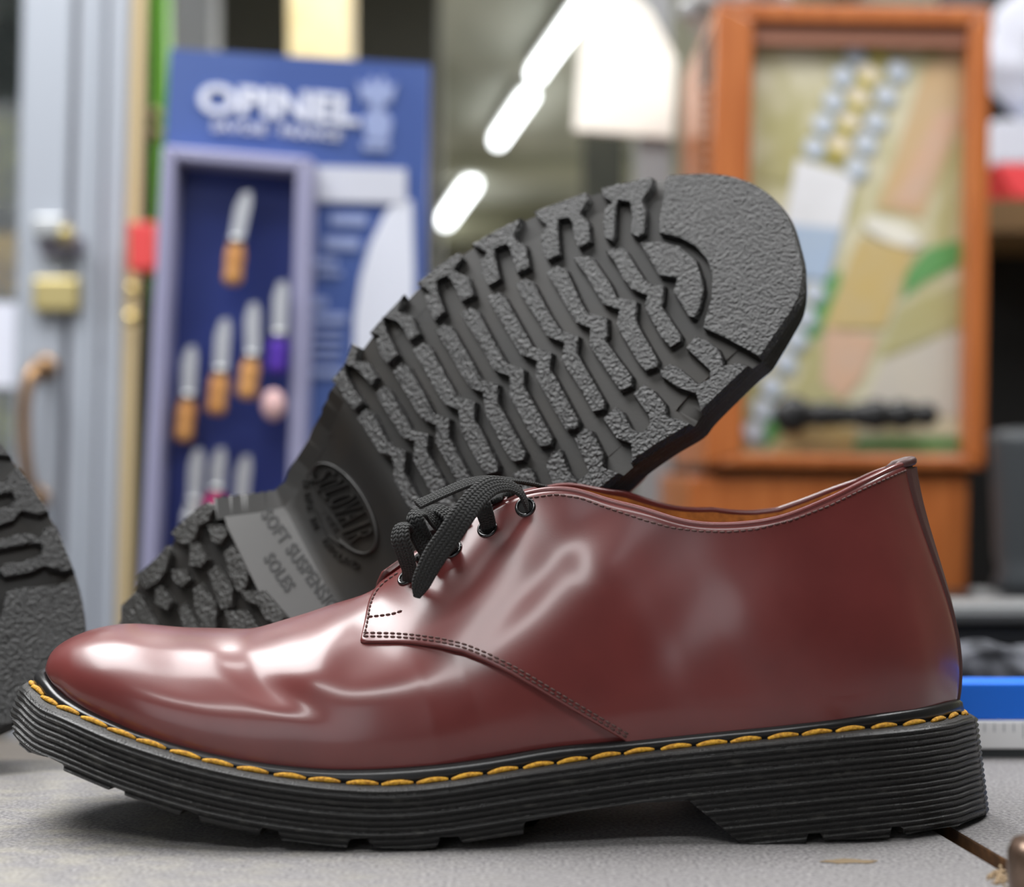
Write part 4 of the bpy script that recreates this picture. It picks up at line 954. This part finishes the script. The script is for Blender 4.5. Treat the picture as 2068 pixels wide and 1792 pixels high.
flat_word('OPINEL', (398, 228), (326, 26), (4, -62), .04, M['print_w'], ds, 'lettering')
flat_word('SAVOIE · FRANCE', (427, 263), (262, 20), (2, -20), .02, M['print_w'], ds, 'lettering')
mb = MB()
for A in ([(720, 162), (738, 174), (750, 152), (762, 172), (774, 150), (786, 176), (802, 166), (790, 206), (732, 204)], [(748, 204), (776, 206), (772, 222), (752, 222)], [(744, 222), (780, 224), (792, 244), (784, 284), (740, 282), (732, 242)], [(730, 286), (788, 288), (784, 304), (732, 302)]):
    mb.slab(A, [YB(p[0])-.003 for p in A], .003)
mb.build('crown_emblem', M['print_l'], ds)
mb = MB(); A = [(640, 335), (820, 341), (820, 410), (641, 406)]; mb.slab(A, [YB(p[0])-.004 for p in A], .004); mb.build('price_card', M['paper'], ds)
mb = MB(); A = [(800, 402), (832, 405), (836, 560), (830, 800), (712, 800), (716, 640), (728, 560), (748, 490), (775, 435)]; mb.slab(A, [YB(p[0])-.003 for p in A], .003); mb.build('blade_picture', M['print_w'], ds)
mb = MB()
for y, x0, x1, h in ((432, 668, 740, 22), (478, 655, 725, 24), (520, 625, 680, 14), (545, 640, 690, 10), (600, 612, 660, 18), (632, 630, 700, 16), (662, 612, 690, 7), (682, 612, 690, 7), (702, 612, 688, 7), (722, 610, 688, 7), (745, 608, 700, 14)):
    A = [(x0, y), (x1, y+2), (x1, y+h+2), (x0, y+h)]; mb.slab(A, [YB(p[0])-.003 for p in A], .003)
mb.build('printed_lines', M['print_l'], ds)
M['blade'] = mat('steel_blade', rgb(176, 178, 184), .35, metal=.5); M['beech'] = mat('beech_handle', rgb(214, 158, 96), .5, noise=(60, rgb(196, 136, 78), 3, .4, .6, (1, 1, .2)))
M['purple'] = mat('purple_handle', rgb(84, 48, 170), .45); M['pinkw'] = mat('pale_pink_handle', rgb(226, 186, 186), .5); M['mag'] = mat('magenta_handle', rgb(190, 50, 110), .45); M['greyh'] = mat('grey_handle', rgb(190, 192, 196), .5)
def knife(top, joint, end, m, lab):
    Y = Y0-.018; t = empty('folding_knife', tuple(P(joint[0], joint[1], Y)), lab, 'knife', 'open folding knives in the blue case')
    a, j, e = np.array(top, float), np.array(joint, float), np.array(end, float)
    d = (a-j)/np.linalg.norm(a-j); n = np.array([-d[1], d[0]])
    if n[0] < 0: n = -n
    A = [tuple(j-n*14), tuple(j+n*14), tuple(a+n*15-d*20), tuple(a+n*9), tuple(a-n*6-d*5), tuple(a-n*15-d*35)]
    mb = MB(); mb.slab(A, Y-.001, .002); mb.build('blade', M['blade'], t)
    pts = [P(*(j+(e-j)*k), Y) for k in np.linspace(0, 1, 9)]; pts = [p+np.array([0, 0, 0]) for p in pts]
    r = [.0062, .0066, .0078, .0086, .0084, .0078, .0080, .0088, .0055]; mb = MB(); mb.tube(pts, r, 14, flat=.8); mb.build('handle', m, t, smooth=True)
    mb = MB(); p0 = P(*(j+(e-j)*-.04), Y); p1 = P(*(j+(e-j)*.10), Y); mb.tube([p0, p1], .0072, 16); mb.build('collar', M['steel'], t, smooth=True)
knife((497, 385), (478, 482), (469, 576), M['beech'], 'topmost wooden-handled knife, alone above the others in the case')
knife((384, 697), (380, 797), (370, 892), M['beech'], 'leftmost and lowest of the row of wooden-handled knives')
knife((452, 642), (446, 745), (436, 838), M['beech'], 'middle wooden-handled knife of the slanting row')
knife((509, 610), (510, 715), (498, 806), M['beech'], 'right wooden-handled knife, highest of the slanting row')
knife((568, 566), (564, 672), (559, 755), M['purple'], 'purple-handled knife at the right side of the case')
knife((398, 905), (392, 1010), (382, 1100), M['greyh'], 'leftmost knife of the bottom row, pale handle')
knife((443, 903), (438, 985), (430, 1070), M['mag'], 'magenta-handled knife in the middle of the bottom row')
knife((495, 918), (486, 1020), (476, 1110), M['greyh'], 'right knife of the bottom row, partly behind the tilted sole')
mb = MB(); c = P(552, 818, Y0-.015); mb.ball(c, .012, sc=(.85, .6, 1.15)); tag(mb.build('pink_fob', M['pinkw'], smooth=True), 'pale pink fob hanging below the purple knife', 'fob')
# ------------------------------------------------------------------ centre: hanging white card, pale posts
M['card'] = mat('cream_card', rgb(250, 246, 236), .7)
tag(down(((1290, 1356), (1290, 1356)), 1.62, .1).build('pale_post', M['grey']), 'pale grey post behind the hanging cream card', 'post')
tag(down(((1180, 1262), (1180, 1262)), 2.6, .1).build('dark_green_post', M['wall_d']), 'dark green post left of the pale grey post', 'post')
mb = MB(); mb.slab([(1180, -30), (1255, -30), (1312, 18), (1366, 118), (1361, 279), (1158, 263)], 1.602, .012); tag(mb.build('cream_card', M['card'], bevel=.002), 'large blank cream card with a cut corner, hanging on the pale post', 'card')
# ------------------------------------------------------------------ wooden picture case on the right
M['wood'] = mat('orange_varnished_wood', rgb(178, 104, 54), .35, noise=(16, rgb(160, 88, 42), 5, .35, .65, (6, 6, .5)), coat=.2)
M['wood_p'] = mat('pinkish_wood_lip', rgb(172, 118, 96), .5); M['wood_b'] = mat('brown_turned_wood', rgb(112, 62, 30), .4); M['wood_d'] = mat('dark_slot', rgb(40, 24, 18), .8)
YC_ = 1.2
cab = empty('picture_case', tuple(P(1720, 1250, YC_+.15)), 'orange wooden case whose front frames a painted picture', 'picture case')
fo = [(1447, 3), (2003, 12), (1990, 948), (1424, 942)]; fi = [(1523, 42), (1958, 50), (1950, 922), (1500, 916)]
mb = MB()
for i in range(4):
    j = (i+1) % 4; A = [fo[i], fo[j], fi[j], fi[i]]; mb.slab(A, YC_, .03)
mb.build('frame', M['wood'], cab, bevel=.003)
A = [P(x, y, YC_+.03) for x, y in fo]; B = [p+np.array([0, .34, 0]) for p in A]
mb = MB(); mb.hexa(A, B); mb.build('case_body', M['wood'], cab, bevel=.003)
mb = MB(); mb.slab([(1523, 42), (1958, 50), (1956, 92), (1522, 86)], YC_+.012, .018); mb.build('lip', M['wood_p'], cab)
pal = dict(base=(216, 210, 180), ol=(180, 172, 118), org=(206, 174, 130), org2=(202, 176, 116), pink=(212, 174, 146), grn=(92, 156, 84), wht=(232, 232, 236), blu=(170, 190, 216), link=(206, 214, 226), lks=(150, 166, 176), crm=(232, 218, 190), gold=(186, 170, 70), road=(204, 196, 182), oval=(238, 234, 220))
pm = {k: mat('picture_'+k, rgb(*[q*.93 for q in v]), .45, noise=(34, rgb(*[q*.72+196*.20 for q in v]), 4, .35, .72, (1, 1, 1))) for k, v in pal.items()}; keys = list(pal)
pm['base'] = mat('picture_ground', rgb(198, 192, 166), .45, noise=(22, rgb(170, 164, 118), 4, .42, .62, (1, 1, .6)))
mb = MB(); lvl = [0]
def pat(k, pts, up=1):
    lvl[0] += 1; A = [(1500+x/1.9917, 60+y/1.9917) for x, y in pts]; mb.slab(A, YC_+.029-.0006*up-.00002*lvl[0], .0004, keys.index(k))
def disc(k, x, y, rx, ry, up=2, rot=0): 
    c_, s_ = math.cos(rot), math.sin(rot); pat(k, [(x+rx*math.cos(a)*c_-ry*math.sin(a)*s_, y+rx*math.cos(a)*s_+ry*math.sin(a)*c_) for a in np.linspace(0, 2*math.pi, 25)[:-1]], up)
A_ = [(1523, 86), (1957, 92), (1950, 922), (1500, 916)]; mb.slab(A_, YC_+.0295, .0004, 0)
pat('ol', [(520, 100), (640, 140), (330, 620), (60, 600), (60, 520), (260, 420)]); pat('org', [(740, 130), (895, 100), (895, 330), (722, 760), (540, 715), (650, 400)]); pat('org', [(800, 70), (905, 70), (905, 300), (830, 420)])
pat('pink', [(780, 330), (880, 330), (700, 720), (600, 700)], 2)
pat('grn', [(740, 880), (900, 840), (900, 930), (740, 1010), (640, 1085), (660, 980)]); pat('grn', [(390, 960), (330, 1010), (240, 1190), (240, 1260), (340, 1210), (400, 1090)]); pat('grn', [(60, 1640), (150, 1500), (210, 1560), (90, 1690)])
pat('road', [(560, 1330), (895, 1200), (895, 1560), (480, 1520)]); pat('ol', [(620, 1120), (895, 1000), (895, 1180), (560, 1320)]); pat('org2', [(470, 830), (690, 890), (570, 1200), (320, 1200)], 2); pat('pink', [(330, 1200), (545, 1230), (480, 1400), (400, 1490), (320, 1420)], 2)
pat('ol', [(300, 1260), (420, 1500), (330, 1560), (180, 1500)]); pat('org2', [(180, 1600), (460, 1600), (440, 1700), (120, 1700)]); pat('grn', [(470, 1640), (900, 1640), (900, 1690), (440, 1690)])
disc('oval', 602, 812, 124, 46, 3, .38)
pat('wht', [(215, 520), (455, 590), (400, 800), (170, 780)], 3); pat('blu', [(170, 780), (400, 800), (340, 1010), (160, 990)], 3)
for x, y in ((450, 100), (400, 182), (362, 280), (322, 372), (285, 468), (620, 160), (572, 258), (532, 362), (492, 452), (455, 550), (285, 1050), (250, 1150), (212, 1240), (170, 1330), (112, 1430), (76, 1520), (42, 1610)):
    disc('lks', x+6, y+12, 44, 44, 3); disc('link', x, y, 40, 38, 4)
for x, y in ((505, 178), (465, 268), (428, 366), (388, 462)): disc('crm', x, y, 48, 38, 4, .5)
for x, y in ((545, 108), (490, 215), (450, 310), (412, 402), (376, 500)): disc('gold', x, y, 38, 22, 5, .5)
mb.build('picture', [pm[k] for k in keys], cab)
mb = MB()
x0 = P(1447, 3, YC_+.03)[0]-.004
zt_ = P(1447, 3, YC_)[2]; mb.box((x0-.002, 1.235, .552), (x0+.012, 1.325, .602)); mb.build('dark_slot', M['wood_d'], cab)
mb = MB()
for k in range(9): mb.ball((x0+.001, 1.275, .540-k*.0125), .0085, n=6)
mb.build('turned_beads', M['wood_b'], cab, smooth=True)
mb = MB(); mb.slab([(1392, 962), (1957, 962), (1950, 1420), (1385, 1420)], YC_+.012, .34); lc = mb.build('wooden_cabinet', M['wood'], bevel=.003); tag(lc, 'orange wooden cabinet under the picture case', 'cabinet')
mb = MB(); zc0 = P(1500, 962, YC_+.012)[2]; zc1 = min(P(1500, 945, YC_)[2], P(1500, 941, YC_+.03)[2]); mb.box((.205, YC_+.03, zc0), (.50, YC_+.33, zc1+.001)); mb.build('plinth', M['wood_d'], cab)
mb = MB(); zb_ = P(1500, 1420, YC_+.012)[2]; mb.box((.13, 1.195, -.9), (.52, 1.62, zb_-.001)); tag(mb.build('side_counter', M['dark_steel'], bevel=.004), 'dark counter beneath the wooden cabinet on the right', 'counter')
M['blk'] = mat('black_plastic', (.012, .012, .013), .35)
mb = MB()
for px, r in ((1600, 23), (1632, 15), (1662, 16), (1690, 15), (1716, 13), (1742, 16), (1768, 19), (1795, 15), (1822, 18), (1848, 13), (1870, 15)):
    c = P(px, 838, YC_+.006); mb.ball(c, r*1.7/3200*1.75, n=8, sc=(1.0, .6, 1))
tag(mb.build('bead_strap', M['blk'], smooth=True), 'black beaded strap fixed across the bottom of the framed picture', 'strap')
M['bag'] = mat('crumpled_grey_plastic', rgb(196, 198, 202), .3, noise=(20, rgb(120, 118, 116), 4, .4, .6, (1, 1, 1)), bump=('noise', 40, 1, .02))
bb = bmesh.new(); bmesh.ops.create_icosphere(bb, subdivisions=4, radius=1)
vv = [(q.co.x, q.co.y, q.co.z) for q in bb.verts]; ff = [tuple(v.index for v in f.verts) for f in bb.faces]; bb.free()
from mathutils import noise as mnoise
def crumple(c, r, sd, am=.25, sq=(1, 1, 1)):
    return [(c[0]+x*r*sq[0]*(1+am*mnoise.noise(Vector((x*2+sd, y*2, z*2)))), c[1]+y*r*sq[1]*(1+am*mnoise.noise(Vector((x*2, y*2+sd, z*2)))), c[2]+z*r*sq[2]*(1+am*mnoise.noise(Vector((x*3, y*2, z*2+sd))))) for x, y, z in vv]
mb = MB(); zt_ = P(1447, 3, YC_)[2]; mb.add(crumple((.27, 1.42, zt_+.062), .06, 3, .3, (1.1, 1.2, .75)), ff); tag(mb.build('plastic_bag', M['bag'], smooth=True), 'crumpled grey plastic bag on top of the wooden picture case', 'bag')
# ------------------------------------------------------------------ far right
mb = MB(); mb.slab([(2000, 402), (2400, 400), (2400, 470), (2000, 466)], 1.7, .25); mb.box((P(2003, 0, 1.7)[0], 1.95, -.9), (P(2400, 0, 1.7)[0], 1.98, 1.5), 1); tag(mb.build('wall_shelf', [mat('brown_shelf', rgb(112, 84, 48), .6), M['blk']]), 'brown shelf board on a black back panel at the right edge', 'shelf')
mb = MB(); mb.slab([(2012, 330), (2200, 330), (2200, 401), (2050, 401)], 1.72, .12); mb.slab([(2008, 240), (2200, 240), (2200, 330), (2010, 330)], 1.72, .12, 1); tag(mb.build('red_white_box', [mat('red_stripe', rgb(228, 66, 72), .5), M['paper']], bevel=.004), 'white box with a red lower band on the brown shelf', 'box')
mb = MB(); c = P(2110, 190, 1.80); mb.add(crumple((c[0], c[1], P(2000, 240, 1.72)[2]+.118), .085, 9, .3, (1, .6, 1.15)), ff); tag(mb.build('white_cloth', M['paper'], smooth=True), 'crumpled white cloth heaped on the red and white box', 'cloth')
mb = MB(); c = P(2075, 1000, 1.15); zb2 = P(2075, 1330, 1.15)[2]
pr_ = [(.030, 1195), (.036, 1180), (.030, 1150), (.034, 1120), (.038, 900), (.040, 885), (.036, 872), (.012, 866)]
mb.lathe((c[0], c[1], 0), [(r, P(2075, y, 1.15)[2]) for r, y in pr_], 28); 
M['pump'] = mat('charcoal_plastic', rgb(66, 70, 74), .4); 
dsk = P(2075, 1195, 1.15)[2]
pb = mb.build('charcoal_canister', M['pump'], smooth=True); tag(pb, 'charcoal cylindrical canister at the right edge', 'canister')
mb = MB(); mb.box((.315, 1.06, -.9), (.9, 1.19, dsk)); tag(mb.build('black_cabinet', M['blk'], bevel=.003), 'black cabinet below the charcoal canister', 'cabinet')
mac = empty('bench_machine', (.42, .5, -.9), 'grey steel machine beam crossing behind the shoe heel at the right edge', 'machine')
M['mgrey'] = mat('machine_grey', rgb(118, 120, 122), .4, metal=.2); M['mdark'] = mat('machine_dark', rgb(46, 48, 52), .5)
mb = MB(); mb.slab([(1880, 1222), (2500, 1222), (2500, 1262), (1880, 1262)], .42, .06); mb.build('beam', M['mgrey'], mac, bevel=.008)
mb = MB(); mb.slab([(1880, 1262), (2500, 1262), (2500, 1312), (1880, 1312)], .43, .05); mb.build('lower_rail', M['mdark'], mac, bevel=.004)
mb = MB(); xx = P(2500, 1200, .42)[0]; mb.box((xx-.06, .42, -.9), (xx, .50, P(0, 1222, .42)[2])); mb.build('pillar', M['mdark'], mac)
mb = MB(); c = P(2010, 1360, .38); mb.add(crumple((c[0], c[1], c[2]), .03, 5, .4, (2.2, .8, .55)), ff); M['rag'] = mat('grey_rag', rgb(96, 98, 106), .9, noise=(60, rgb(40, 42, 48), 4, .4, .6, (1, 1, 1)))
rag = mb.build('rag', M['rag'], smooth=True); tag(rag, 'grey rag between the machine beam and the blue bar', 'cloth')
zr_ = min(q[2] for q in mb.v); mb = MB(); mb.box((c[0]-.05, .34, -.9), (c[0]+.12, .415, zr_+.002)); tag(mb.build('tool_chest', M['mdark'], bevel=.003), 'dark tool chest behind the bench at the right edge, carrying the grey rag', 'chest')
